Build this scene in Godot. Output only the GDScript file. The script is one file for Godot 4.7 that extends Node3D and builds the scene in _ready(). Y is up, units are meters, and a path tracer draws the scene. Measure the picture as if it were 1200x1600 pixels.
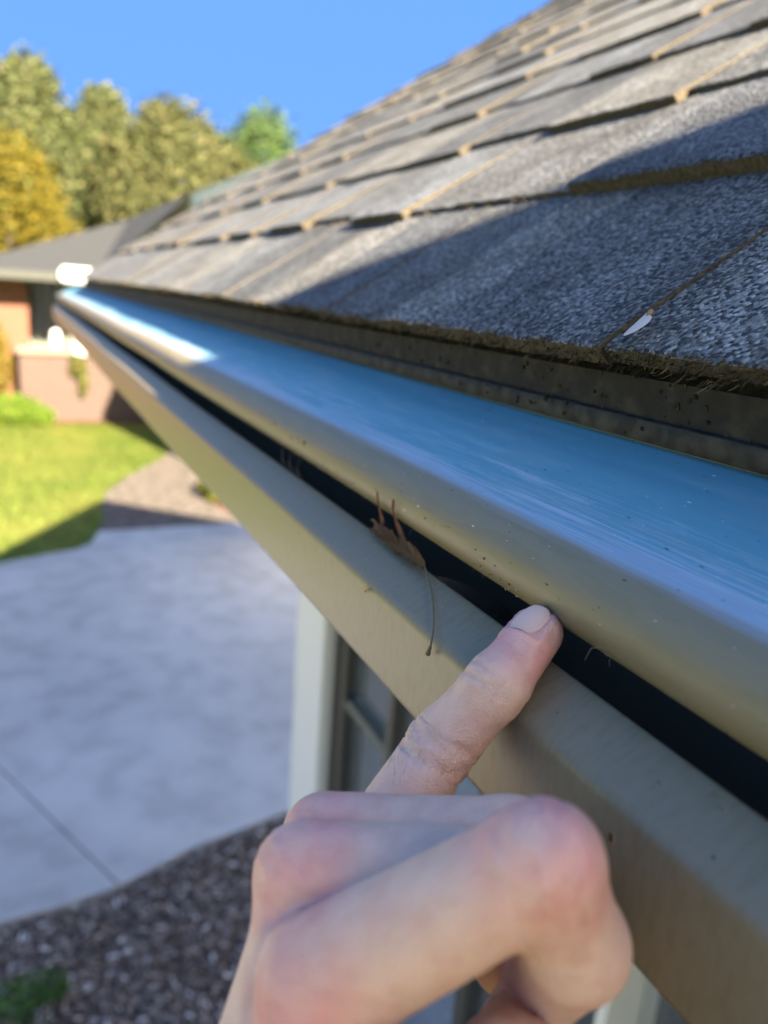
extends Node3D

# ------------------------------------------------------------------ units: metres, y up, the eave runs along -z
const EYE := Vector3(0, 2.7, 0)
const PITCH := 33.5
var rng := RandomNumberGenerator.new()
var used := {}
var M := {}

# ------------------------------------------------------------------ mesh builder
class MB:
	var v := PackedVector3Array()
	var n := PackedVector3Array()
	var t := PackedVector2Array()
	var c := PackedColorArray()
	var ix := PackedInt32Array()
	var col := Color.WHITE
	func vert(p: Vector3, nn: Vector3, uv := Vector2.ZERO) -> int:
		v.append(p)
		n.append(nn)
		t.append(uv)
		c.append(col)
		return v.size() - 1
	func tri_i(a: int, b: int, d: int) -> void:
		var g := (v[b] - v[a]).cross(v[d] - v[a])
		if g.dot(n[a] + n[b] + n[d]) > 0.0:
			ix.append_array(PackedInt32Array([a, d, b]))
		else:
			ix.append_array(PackedInt32Array([a, b, d]))
	func quad_i(a: int, b: int, d: int, e: int) -> void:
		tri_i(a, b, d)
		tri_i(a, d, e)
	func quad(a: Vector3, b: Vector3, d: Vector3, e: Vector3, nn: Vector3, s := Vector2.ONE) -> void:
		var u := (b - a).length() * s.x
		var w := (e - a).length() * s.y
		quad_i(vert(a, nn, Vector2(0, 0)), vert(b, nn, Vector2(u, 0)), vert(d, nn, Vector2(u, w)), vert(e, nn, Vector2(0, w)))
	func tri(a: Vector3, b: Vector3, d: Vector3, nn: Vector3) -> void:
		tri_i(vert(a, nn, Vector2(a.x, a.z)), vert(b, nn, Vector2(b.x, b.z)), vert(d, nn, Vector2(d.x, d.z)))
	func hexa(p: Array) -> void:   # 0-3 bottom ring, 4-7 top ring
		var mid := Vector3.ZERO
		for q in p:
			mid += q / 8.0
		for f in [[0, 1, 2, 3], [4, 5, 6, 7], [0, 1, 5, 4], [1, 2, 6, 5], [2, 3, 7, 6], [3, 0, 4, 7]]:
			var nn: Vector3 = (p[f[1]] - p[f[0]]).cross(p[f[3]] - p[f[0]])
			if nn.length() < 1e-12:
				nn = (p[f[2]] - p[f[1]]).cross(p[f[3]] - p[f[1]])
			nn = nn.normalized()
			if nn.dot((p[f[0]] + p[f[2]]) * 0.5 - mid) < 0.0:
				nn = -nn
			quad(p[f[0]], p[f[1]], p[f[2]], p[f[3]], nn)
	func box(lo: Vector3, hi: Vector3) -> void:
		hexa([Vector3(lo.x, lo.y, lo.z), Vector3(hi.x, lo.y, lo.z), Vector3(hi.x, lo.y, hi.z), Vector3(lo.x, lo.y, hi.z), Vector3(lo.x, hi.y, lo.z), Vector3(hi.x, hi.y, lo.z), Vector3(hi.x, hi.y, hi.z), Vector3(lo.x, hi.y, hi.z)])
	func bevel_box(lo: Vector3, hi: Vector3, b: float) -> void:   # a box with chamfered edges
		var sx := [lo.x, lo.x + b, hi.x - b, hi.x]
		var sy := [lo.y, lo.y + b, hi.y - b, hi.y]
		var sz := [lo.z, lo.z + b, hi.z - b, hi.z]
		for k in 3:
			for s in [0, 3]:
				var q := []
				for m in [[1, 1], [2, 1], [2, 2], [1, 2]]:
					q.append([Vector3(sx[s], sy[m[0]], sz[m[1]]), Vector3(sx[m[0]], sy[s], sz[m[1]]), Vector3(sx[m[0]], sy[m[1]], sz[s])][k])
				var nn: Vector3 = [Vector3.RIGHT, Vector3.UP, Vector3.BACK][k] * (1.0 if s == 3 else -1.0)
				quad(q[0], q[1], q[2], q[3], nn)
		for a in [0, 3]:
			for d in [0, 3]:
				var ai: int = 1 if a == 0 else 2
				var di: int = 1 if d == 0 else 2
				var na := -1.0 if a == 0 else 1.0
				var nd := -1.0 if d == 0 else 1.0
				quad(Vector3(sx[a], sy[di], sz[1]), Vector3(sx[a], sy[di], sz[2]), Vector3(sx[ai], sy[d], sz[2]), Vector3(sx[ai], sy[d], sz[1]), Vector3(na, nd, 0).normalized())
				quad(Vector3(sx[a], sy[1], sz[di]), Vector3(sx[a], sy[2], sz[di]), Vector3(sx[ai], sy[2], sz[d]), Vector3(sx[ai], sy[1], sz[d]), Vector3(na, 0, nd).normalized())
				quad(Vector3(sx[1], sy[a], sz[di]), Vector3(sx[2], sy[a], sz[di]), Vector3(sx[2], sy[ai], sz[d]), Vector3(sx[1], sy[ai], sz[d]), Vector3(0, na, nd).normalized())
	# closed profile in x,y swept along z; corners sharper than 50 degrees stay sharp
	func sweep(prof: PackedVector2Array, zs: Array, wob: FastNoiseLite = null, caps := true) -> void:
		var m := prof.size()
		var area := 0.0
		for i in m:
			area += prof[i].cross(prof[(i + 1) % m])
		var sg := 1.0 if area > 0.0 else -1.0
		var sn := []
		var along := [0.0]
		for i in m:
			var e := prof[(i + 1) % m] - prof[i]
			sn.append(Vector2(e.y, -e.x).normalized() * sg)
			along.append(along[i] + e.length())
		for i in m:
			var n0: Vector2 = sn[i]
			var n1: Vector2 = sn[i]
			var before: Vector2 = sn[(i + m - 1) % m]
			var after: Vector2 = sn[(i + 1) % m]
			if before.dot(n0) > 0.62:
				n0 = (n0 + before).normalized()
			if after.dot(n1) > 0.62:
				n1 = (n1 + after).normalized()
			var pa := prof[i]
			var pb := prof[(i + 1) % m]
			var last := -1
			for z in zs:
				var oa := Vector2.ZERO
				var ob := Vector2.ZERO
				if wob:
					oa = Vector2(wob.get_noise_2d(z, pa.y * 2.0), wob.get_noise_2d(z + 9.0, pa.x * 2.0)) * 0.0013
					ob = Vector2(wob.get_noise_2d(z, pb.y * 2.0), wob.get_noise_2d(z + 9.0, pb.x * 2.0)) * 0.0013
				var a := vert(Vector3(pa.x + oa.x, pa.y + oa.y, z), Vector3(n0.x, n0.y, 0), Vector2(-z, along[i]))
				var b := vert(Vector3(pb.x + ob.x, pb.y + ob.y, z), Vector3(n1.x, n1.y, 0), Vector2(-z, along[i + 1]))
				if last >= 0:
					quad_i(last, last + 1, b, a)
				last = a
		if caps:
			var tris := Geometry2D.triangulate_polygon(prof)
			for s in [[zs[0], 1.0], [zs[-1], -1.0]]:
				var nn: Vector3 = Vector3(0, 0, s[1] * signf(zs[0] - zs[-1]))
				for k in range(0, tris.size(), 3):
					var q := []
					for j in 3:
						var pp := prof[tris[k + j]]
						q.append(vert(Vector3(pp.x, pp.y, s[0]), nn, pp))
					tri_i(q[0], q[1], q[2])
	func tube(pts: Array, radii: Array, sides := 6) -> void:
		var rings := []
		var ref := Vector3.UP
		for i in pts.size():
			var d: Vector3 = (pts[mini(i + 1, pts.size() - 1)] - pts[maxi(i - 1, 0)]).normalized()
			if absf(d.dot(ref)) > 0.95:
				ref = Vector3.RIGHT
			var a := d.cross(ref).normalized()
			var b := d.cross(a).normalized()
			var ring := []
			for k in sides + 1:
				var w := TAU * k / sides
				var o := a * cos(w) + b * sin(w)
				ring.append(vert(pts[i] + o * radii[i], o, Vector2(float(k) / sides, i * 0.1)))
			rings.append(ring)
			if i > 0:
				for k in sides:
					quad_i(rings[i - 1][k], rings[i - 1][k + 1], ring[k + 1], ring[k])
		for e in [0, pts.size() - 1]:
			var ring: Array = rings[e]
			var d: Vector3 = (pts[e] - pts[1 if e == 0 else e - 1]).normalized()
			var mid := vert(pts[e], d)
			for k in sides:
				var a := vert(v[ring[k]], d)
				var b := vert(v[ring[k + 1]], d)
				tri_i(mid, a, b)
	func mesh(into: ArrayMesh = null) -> ArrayMesh:
		var arr := []
		arr.resize(Mesh.ARRAY_MAX)
		arr[Mesh.ARRAY_VERTEX] = v
		arr[Mesh.ARRAY_NORMAL] = n
		arr[Mesh.ARRAY_TEX_UV] = t
		arr[Mesh.ARRAY_COLOR] = c
		arr[Mesh.ARRAY_INDEX] = ix
		var am := into if into else ArrayMesh.new()
		am.add_surface_from_arrays(Mesh.PRIMITIVE_TRIANGLES, arr)
		return am

# ------------------------------------------------------------------ object helpers
func numbered(called: String) -> String:
	used[called] = used.get(called, -1) + 1
	return called if used[called] == 0 else "%s_%03d" % [called, used[called]]

func tag(o: Node3D, label: String, category: String, group := "", kind := "") -> Node3D:
	o.set_meta("label", label)
	o.set_meta("category", category)
	if group:
		o.set_meta("group", group)
	if kind:
		o.set_meta("kind", kind)
	return o

func thing(called: String, label: String, category: String, at := Vector3.ZERO, group := "") -> Node3D:
	var o := Node3D.new()
	o.name = numbered(called)
	add_child(o)
	o.position = at
	tag(o, label, category, group)
	return o

func put(called: String, mesh: Mesh, mat: Material, parent: Node3D = null) -> MeshInstance3D:
	var o := MeshInstance3D.new()
	o.name = called if parent else numbered(called)
	o.mesh = mesh
	if mat:
		o.material_override = mat
	if parent:
		parent.add_child(o, true)
	else:
		add_child(o)
	return o

func setting(o: Node3D, label := "", category := "") -> Node3D:
	o.set_meta("kind", "structure")
	if label:
		o.set_meta("label", label)
	if category:
		o.set_meta("category", category)
	return o

func lin(r: float, g: float, b: float) -> Color:
	return Color(r, g, b).linear_to_srgb()

func mat(called: String, color: Color, rough := 0.8, spec := 0.5, metal := 0.0) -> StandardMaterial3D:
	var m := StandardMaterial3D.new()
	m.resource_name = called
	m.albedo_color = color
	m.roughness = rough
	m.metallic = metal
	m.metallic_specular = spec
	M[called] = m
	return m

func fnl(kind: int, freq: float, sd: int, oct := 4) -> FastNoiseLite:
	var f := FastNoiseLite.new()
	f.noise_type = kind
	f.frequency = freq
	f.seed = sd
	f.fractal_octaves = oct
	if oct <= 1:
		f.fractal_type = FastNoiseLite.FRACTAL_NONE
	return f

func ntex(noise: FastNoiseLite, stops: Array, size := 512) -> NoiseTexture2D:
	var g := Gradient.new()
	var offs := PackedFloat32Array()
	var cols := PackedColorArray()
	for s in stops:
		offs.append(s[0])
		cols.append(s[1])
	g.offsets = offs
	g.colors = cols
	var t := NoiseTexture2D.new()
	t.width = size
	t.height = size
	t.seamless = true
	t.noise = noise
	t.color_ramp = g
	return t

func grey(x: float) -> Color:
	return lin(x, x, x)

func world_map(m: StandardMaterial3D, scale: float, sharp := 8.0) -> void:
	m.uv1_triplanar = true
	m.uv1_world_triplanar = true
	m.uv1_triplanar_sharpness = sharp
	m.uv1_scale = Vector3.ONE * scale

func bump(m: StandardMaterial3D, tex: Texture2D, cm: float) -> void:
	m.heightmap_enabled = true
	m.heightmap_texture = tex
	m.heightmap_scale = cm

func detail(m: StandardMaterial3D, tex: Texture2D, scale: float) -> void:
	m.detail_enabled = true
	m.detail_blend_mode = BaseMaterial3D.BLEND_MODE_MUL
	m.detail_albedo = tex
	m.detail_uv_layer = BaseMaterial3D.DETAIL_UV_2
	m.uv2_triplanar = true
	m.uv2_world_triplanar = true
	m.uv2_triplanar_sharpness = 8.0
	m.uv2_scale = Vector3.ONE * scale

func fillet(pts: Array, radii: Array) -> Array:   # open polyline with rounded corners
	var out := [pts[0]]
	for i in range(1, pts.size() - 1):
		var r: float = radii[i]
		if r <= 0.0:
			out.append(pts[i])
			continue
		var a: Vector2 = (pts[i - 1] - pts[i]).normalized()
		var b: Vector2 = (pts[i + 1] - pts[i]).normalized()
		var half := acos(clampf(a.dot(b), -1, 1)) / 2.0
		var back := minf(r / tan(half), 0.48 * minf(pts[i].distance_to(pts[i - 1]), pts[i].distance_to(pts[i + 1])))
		var p0: Vector2 = pts[i] + a * back
		var p2: Vector2 = pts[i] + b * back
		for k in 7:
			var t := k / 6.0
			out.append(p0.lerp(pts[i], t).lerp(pts[i].lerp(p2, t), t))
	out.append(pts[-1])
	return out

func sheet(line: Array, th: float) -> PackedVector2Array:   # a bent metal sheet: the line and its offset
	var out := PackedVector2Array()
	var other := []
	for i in line.size():
		var d: Vector2 = (line[mini(i + 1, line.size() - 1)] - line[maxi(i - 1, 0)]).normalized()
		out.append(line[i])
		other.append(line[i] + Vector2(-d.y, d.x) * th)
	other.reverse()
	for q in other:
		out.append(q)
	return out

func E2(x: float, drop: float) -> Vector2:
	return Vector2(x, EYE.y - drop)

func zrange(a: float, b: float, step: float) -> Array:
	var out := []
	var k := maxi(1, int(ceil(absf(b - a) / step)))
	for i in k + 1:
		out.append(lerpf(a, b, float(i) / k))
	return out

# ------------------------------------------------------------------ scene
func _ready() -> void:
	rng.seed = 41
	camera_and_light()
	materials()
	ground()
	near_house()
	far_house()
	trees_and_shrubs()
	gutter()
	small_things()
	person()

func camera_and_light() -> void:
	var cam := Camera3D.new()
	cam.name = "camera"
	add_child(cam)
	var lens := CameraAttributesPhysical.new()
	lens.frustum_focal_length = 18.0
	lens.frustum_focus_distance = 0.215
	lens.frustum_near = 0.02
	lens.frustum_far = 600.0
	lens.exposure_aperture = 6.0
	cam.attributes = lens
	cam.transform = Transform3D(Basis(Vector3(0.9032, 0.0720, 0.4231), Vector3(0.0522, 0.9601, -0.2749), Vector3(-0.4260, 0.2703, 0.8634)).orthonormalized(), EYE)
	cam.current = true
	var sun := DirectionalLight3D.new()
	sun.name = "sun"
	sun.light_color = Color(1.0, 0.94, 0.83)
	sun.light_energy = 1.6
	sun.light_angular_distance = 0.6
	sun.shadow_enabled = true
	add_child(sun)
	sun.look_at_from_position(Vector3(0.193, 0.483, 0.854) * 30.0, Vector3.ZERO)
	var env := Environment.new()
	env.background_mode = Environment.BG_SKY
	var sky := ProceduralSkyMaterial.new()
	sky.sky_top_color = lin(0.0215, 0.0545, 0.136)
	sky.sky_horizon_color = lin(0.028, 0.062, 0.138)
	sky.sky_curve = 0.16
	sky.ground_horizon_color = lin(0.06, 0.08, 0.10)
	sky.ground_bottom_color = lin(0.08, 0.10, 0.06)
	sky.sun_angle_max = 45.0
	sky.sun_curve = 0.35
	env.sky = Sky.new()
	env.sky.sky_material = sky
	env.tonemap_mode = Environment.TONE_MAPPER_LINEAR
	env.tonemap_exposure = 8.2
	env.sdfgi_enabled = true
	env.ssao_enabled = true
	env.ssil_enabled = true
	var we := WorldEnvironment.new()
	we.name = "surroundings"
	we.environment = env
	add_child(we)

func materials() -> void:
	var fine := ntex(fnl(FastNoiseLite.TYPE_SIMPLEX_SMOOTH, 0.03, 3, 5), [[0.0, Color.BLACK], [1.0, Color.WHITE]])
	var soft := ntex(fnl(FastNoiseLite.TYPE_SIMPLEX_SMOOTH, 0.008, 5, 5), [[0.25, grey(0.72)], [0.75, grey(1.0)]])
	# asphalt shingles
	var cell := fnl(FastNoiseLite.TYPE_CELLULAR, 0.24, 11, 1)
	cell.cellular_return_type = FastNoiseLite.RETURN_CELL_VALUE
	var granules := ntex(cell, [[0.0, lin(0.03, 0.03, 0.032)], [0.35, lin(0.13, 0.127, 0.122)], [0.65, lin(0.27, 0.262, 0.25)], [0.9, lin(0.42, 0.40, 0.375)], [1.0, lin(0.60, 0.58, 0.54)]], 1024)
	var dist := fnl(FastNoiseLite.TYPE_CELLULAR, 0.24, 11, 1)
	dist.cellular_return_type = FastNoiseLite.RETURN_DISTANCE
	var grit := ntex(dist, [[0.0, Color.WHITE], [1.0, Color.BLACK]], 1024)
	var blotch := ntex(fnl(FastNoiseLite.TYPE_SIMPLEX_SMOOTH, 0.012, 21, 5), [[0.2, lin(0.62, 0.60, 0.57)], [0.5, lin(0.85, 0.83, 0.80)], [0.8, lin(1, 1, 1)]])
	var tones := [[0.96, 1.0, 1.06], [0.80, 0.83, 0.88], [1.08, 1.09, 1.10], [0.89, 0.91, 0.94], [1.02, 1.03, 1.03]]
	for k in 5:
		var m := mat("shingle_%d" % k, Color(tones[k][0] * 0.88, tones[k][1] * 0.88, tones[k][2] * 0.88), 0.85, 0.4)
		m.albedo_texture = granules
		world_map(m, 3.6, 24.0)
		bump(m, grit, 0.16)
		detail(m, blotch, 2.3)
	var edge := mat("shingle_edge", Color.WHITE, 0.95, 0.2)
	edge.albedo_texture = ntex(fnl(FastNoiseLite.TYPE_SIMPLEX_SMOOTH, 0.06, 31, 4), [[0.25, lin(0.060, 0.050, 0.037)], [0.5, lin(0.078, 0.064, 0.046)], [0.8, lin(0.105, 0.085, 0.059)]])
	world_map(edge, 9.0)
	bump(edge, fine, 0.15)
	var far := mat("roof_far", Color.WHITE, 0.9, 0.3)
	far.albedo_texture = ntex(fnl(FastNoiseLite.TYPE_SIMPLEX_SMOOTH, 0.05, 13, 4), [[0.2, lin(0.038, 0.0385, 0.039)], [0.8, lin(0.058, 0.0585, 0.059)]])
	world_map(far, 0.5)
	# painted gutter metal: taupe with dirt
	var dirt := ntex(fnl(FastNoiseLite.TYPE_SIMPLEX_SMOOTH, 0.02, 17, 6), [[0.25, lin(0.200, 0.158, 0.086)], [0.45, lin(0.216, 0.173, 0.098)], [0.75, lin(0.224, 0.181, 0.105)]], 1024)
	var g := mat("gutter_paint", Color.WHITE, 0.42, 0.5)
	g.albedo_texture = dirt
	world_map(g, 5.0)
	g.uv1_scale = Vector3(5.0, 5.0, 16.0)
	var gg := mat("guard_paint", Color.WHITE, 0.46, 0.42)
	gg.albedo_texture = guard_texture()
	gg.uv1_scale = Vector3(1.0 / 1.2, 1.0 / 0.1, 1)
	bump(gg, ntex(fnl(FastNoiseLite.TYPE_SIMPLEX_SMOOTH, 0.006, 29, 4), [[0.0, Color.BLACK], [1.0, Color.WHITE]]), 0.05)
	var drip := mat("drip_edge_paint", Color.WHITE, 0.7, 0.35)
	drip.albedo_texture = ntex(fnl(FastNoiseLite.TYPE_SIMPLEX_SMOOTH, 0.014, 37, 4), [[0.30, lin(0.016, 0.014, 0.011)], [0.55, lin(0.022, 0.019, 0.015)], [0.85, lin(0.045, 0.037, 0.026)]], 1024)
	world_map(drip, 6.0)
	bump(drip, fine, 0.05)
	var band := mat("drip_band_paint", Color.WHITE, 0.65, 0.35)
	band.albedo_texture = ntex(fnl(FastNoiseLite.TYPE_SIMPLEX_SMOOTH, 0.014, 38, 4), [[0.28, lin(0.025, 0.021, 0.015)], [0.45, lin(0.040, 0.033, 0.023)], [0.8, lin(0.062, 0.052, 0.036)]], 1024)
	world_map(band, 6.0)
	mat("silt", lin(0.20, 0.165, 0.115), 0.95, 0.2)
	mat("moss", Color.WHITE, 1.0, 0.1).vertex_color_use_as_albedo = true
	# house
	var sage := mat("sage_paint", lin(0.83, 0.82, 0.73), 0.6)
	sage.detail_enabled = false
	mat("cream_paint", lin(0.72, 0.69, 0.61), 0.7)
	mat("dark_frame", lin(0.07, 0.07, 0.06), 0.5)
	mat("room", lin(0.06, 0.06, 0.065), 0.9)
	mat("blind", lin(0.35, 0.37, 0.40), 0.7)
	var pane := mat("glass", Color(0.9, 0.95, 0.95, 0.12), 0.03, 0.5)
	pane.transparency = BaseMaterial3D.TRANSPARENCY_ALPHA
	mat("white_paint", lin(0.8, 0.8, 0.78), 0.45)
	mat("grey_green_paint", lin(0.13, 0.14, 0.11), 0.6)
	var siding := mat("orange_siding", Color.WHITE, 0.8)
	siding.albedo_texture = ntex(fnl(FastNoiseLite.TYPE_SIMPLEX_SMOOTH, 0.03, 43, 4), [[0.25, lin(0.102, 0.039, 0.021)], [0.75, lin(0.18, 0.072, 0.039)]])
	world_map(siding, 1.0)
	var brick := mat("brick", Color.WHITE, 0.9)
	brick.albedo_texture = ntex(fnl(FastNoiseLite.TYPE_CELLULAR, 0.05, 47, 2), [[0.2, lin(0.055, 0.034, 0.028)], [0.55, lin(0.085, 0.055, 0.044)], [0.85, lin(0.115, 0.08, 0.066)]])
	world_map(brick, 0.9)
	mat("brown_metal", lin(0.028, 0.03, 0.022), 0.6)
	mat("stone_sill", lin(0.18, 0.138, 0.105), 0.85)
	mat("window_frame", lin(0.20, 0.22, 0.18), 0.6)
	# ground
	var conc := mat("concrete", Color.WHITE, 0.9, 0.35)
	conc.albedo_texture = ntex(fnl(FastNoiseLite.TYPE_SIMPLEX_SMOOTH, 0.006, 53, 4), [[0.2, lin(0.40, 0.385, 0.365)], [0.5, lin(0.46, 0.445, 0.425)], [0.8, lin(0.49, 0.475, 0.45)]], 1024)
	world_map(conc, 0.45)
	detail(conc, ntex(fnl(FastNoiseLite.TYPE_SIMPLEX_SMOOTH, 0.004, 55, 3), [[0.25, grey(0.88)], [0.6, grey(1.0)]]), 0.21)
	var tan := mat("tan_concrete", Color.WHITE, 0.9, 0.35)
	tan.albedo_texture = ntex(fnl(FastNoiseLite.TYPE_SIMPLEX_SMOOTH, 0.02, 54, 5), [[0.2, lin(0.055, 0.044, 0.036)], [0.45, lin(0.115, 0.095, 0.078)], [0.8, lin(0.145, 0.12, 0.10)]])
	world_map(tan, 0.6)
	var lawn := mat("lawn", Color.WHITE, 0.95, 0.2)
	lawn.albedo_texture = ntex(fnl(FastNoiseLite.TYPE_SIMPLEX_SMOOTH, 0.03, 59, 5), [[0.25, lin(0.13, 0.17, 0.03)], [0.6, lin(0.19, 0.22, 0.04)], [0.85, lin(0.26, 0.25, 0.07)]])
	world_map(lawn, 0.6)
	bump(lawn, fine, 0.2)
	var soil := mat("soil", Color.WHITE, 1.0, 0.2)
	soil.albedo_texture = ntex(fnl(FastNoiseLite.TYPE_SIMPLEX_SMOOTH, 0.06, 61, 5), [[0.25, lin(0.06, 0.043, 0.033)], [0.7, lin(0.16, 0.115, 0.085)]])
	world_map(soil, 1.6)
	bump(soil, fine, 2.0)
	var red := mat("red_mulch", Color.WHITE, 1.0, 0.2)
	red.albedo_texture = ntex(fnl(FastNoiseLite.TYPE_SIMPLEX_SMOOTH, 0.08, 67, 4), [[0.2, lin(0.077, 0.033, 0.01925)], [0.8, lin(0.176, 0.0825, 0.0495)]])
	world_map(red, 1.0)
	var leafy := mat("leaves", Color.WHITE, 0.7, 0.3)
	leafy.vertex_color_use_as_albedo = true
	leafy.backlight_enabled = true
	leafy.backlight = Color(0.55, 0.6, 0.35)
	var chips := mat("chips", Color.WHITE, 0.9, 0.3)
	chips.vertex_color_use_as_albedo = true
	mat("bark", lin(0.10, 0.08, 0.06), 1.0)
	# litter
	var dry := mat("dry_leaf", Color.WHITE, 0.75, 0.3)
	dry.vertex_color_use_as_albedo = true
	dry.backlight_enabled = true
	dry.backlight = Color(0.35, 0.25, 0.15)
	# skin
	var skin := mat("skin", Color.WHITE, 0.44, 0.52)
	skin.vertex_color_use_as_albedo = true
	skin.subsurf_scatter_enabled = true
	skin.subsurf_scatter_strength = 0.12
	world_map(skin, 42.0, 4.0)
	var pores := fnl(FastNoiseLite.TYPE_CELLULAR, 0.05, 71, 2)
	pores.cellular_return_type = FastNoiseLite.RETURN_DISTANCE2_SUB
	bump(skin, ntex(pores, [[0.0, Color.BLACK], [0.6, Color.WHITE]]), 0.018)
	detail(skin, ntex(fnl(FastNoiseLite.TYPE_SIMPLEX_SMOOTH, 0.015, 73, 5), [[0.2, lin(0.92, 0.86, 0.85)], [0.6, lin(1, 1, 1)]]), 16.0)
	var nail := mat("nail", lin(0.72, 0.44, 0.33), 0.3, 0.5)
	nail.subsurf_scatter_enabled = true
	nail.subsurf_scatter_strength = 0.1
	mat("nail_dirt", lin(0.16, 0.08, 0.05), 0.8)
	mat("cloth", lin(0.10, 0.12, 0.16), 0.95)
	mat("hair", lin(0.30, 0.20, 0.10), 0.5)

# painted sheet: chalky blue-grey top, scraped along the roll, taupe underneath, specks of grit
func guard_texture() -> ImageTexture:
	var w := 2048
	var h := 512
	var na := fnl(FastNoiseLite.TYPE_SIMPLEX_SMOOTH, 0.012, 81, 4)
	var nb := fnl(FastNoiseLite.TYPE_SIMPLEX_SMOOTH, 0.05, 82, 3)
	var nc := fnl(FastNoiseLite.TYPE_SIMPLEX_SMOOTH, 0.02, 83, 5)
	var bytes := PackedByteArray()
	bytes.resize(w * h * 3)
	var top := Vector3(0.115, 0.295, 0.375)
	var worn := Vector3(0.27, 0.36, 0.46)
	var taupe := Vector3(0.235, 0.19, 0.11)
	var grime := Vector3(0.17, 0.14, 0.075)
	var r := RandomNumberGenerator.new()
	r.seed = 5
	for y in h:
		var s := y / float(h) * 0.1          # metres from the drip edge round the sheet
		for x in w:
			var streak := na.get_noise_2d(x * 0.25, y * 6.0) * 0.5 + nb.get_noise_2d(x * 0.12, y * 3.5) * 0.5
			var blot := nc.get_noise_2d(x * 0.9, y * 1.6)
			# the worn band begins about 35 mm down the slope, its border scratched
			var wear := smoothstep(-0.004, 0.004, s - 0.0405 + streak * 0.013 + na.get_noise_2d(x * 0.08, 7.0) * 0.010)
			var roll := smoothstep(-0.003, 0.003, s - 0.0495 + streak * 0.0025)
			var dirty := smoothstep(0.05, 0.45, blot + (0.0 if s < 0.051 else 0.16) - (0.35 if s < 0.0485 else 0.0))
			var c := top.lerp(worn, wear)
			var scuff := smoothstep(0.10, 0.34, streak + 0.35 * blot) * smoothstep(0.020, 0.036, s)
			c = c.lerp(worn * 1.12, scuff * 0.75)
			c = c.lerp(Vector3(0.30, 0.37, 0.40), 0.22 * smoothstep(0.0, 0.5, nc.get_noise_2d(x * 0.35, y * 0.9 + 300.0)))
			c = c.lerp(taupe, roll)
			c = c.lerp(grime, dirty * (0.35 if s > 0.050 else 0.12))
			c *= 1.0 + 0.06 * blot
			var i := (y * w + x) * 3
			for k in 3:
				bytes[i + k] = int(clampf(Color(c[k], 0, 0).linear_to_srgb().r, 0, 1) * 255.0)
	# grit specks and short scratches
	for k in 1100:
		var x := r.randi() % w
		var y := r.randi() % h
		var pale := r.randf() < 0.4
		var n := 1 if r.randf() < 0.85 else 2
		for dx in n:
			for dy in n:
				var i := (((y + dy) % h) * w + (x + dx) % w) * 3
				for q in 3:
					bytes[i + q] = (215 if pale else 45 - q * 8)
	for k in 320:
		var x := r.randi() % w
		var y := int(h * r.randf_range(0.30, 0.47))
		var slant := r.randf_range(-0.12, 0.12)
		for d in r.randi_range(20, 110):
			var i := (clampi(y + int(d * slant), 0, h - 1) * w + (x + d) % w) * 3
			for q in 3:
				bytes[i + q] = int(lerpf(bytes[i + q], 195, 0.45))
	return ImageTexture.create_from_image(Image.create_from_data(w, h, false, Image.FORMAT_RGB8, bytes))

# ------------------------------------------------------------------ ground
func slab(poly: PackedVector2Array, y0: float, y1: float) -> ArrayMesh:
	var b := MB.new()
	var tris := Geometry2D.triangulate_polygon(poly)
	for k in range(0, tris.size(), 3):
		var q := []
		for j in 3:
			q.append(b.vert(Vector3(poly[tris[k + j]].x, y1, poly[tris[k + j]].y), Vector3.UP, poly[tris[k + j]]))
		b.tri_i(q[0], q[1], q[2])
	var area := 0.0
	for i in poly.size():
		area += poly[i].cross(poly[(i + 1) % poly.size()])
	for i in poly.size():
		var a := poly[i]
		var d := poly[(i + 1) % poly.size()]
		var e := (d - a).normalized() * signf(area)
		b.quad(Vector3(a.x, y0, a.y), Vector3(d.x, y0, d.y), Vector3(d.x, y1, d.y), Vector3(a.x, y1, a.y), Vector3(e.y, 0, -e.x))
	return b.mesh()

var patio_poly: PackedVector2Array

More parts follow.
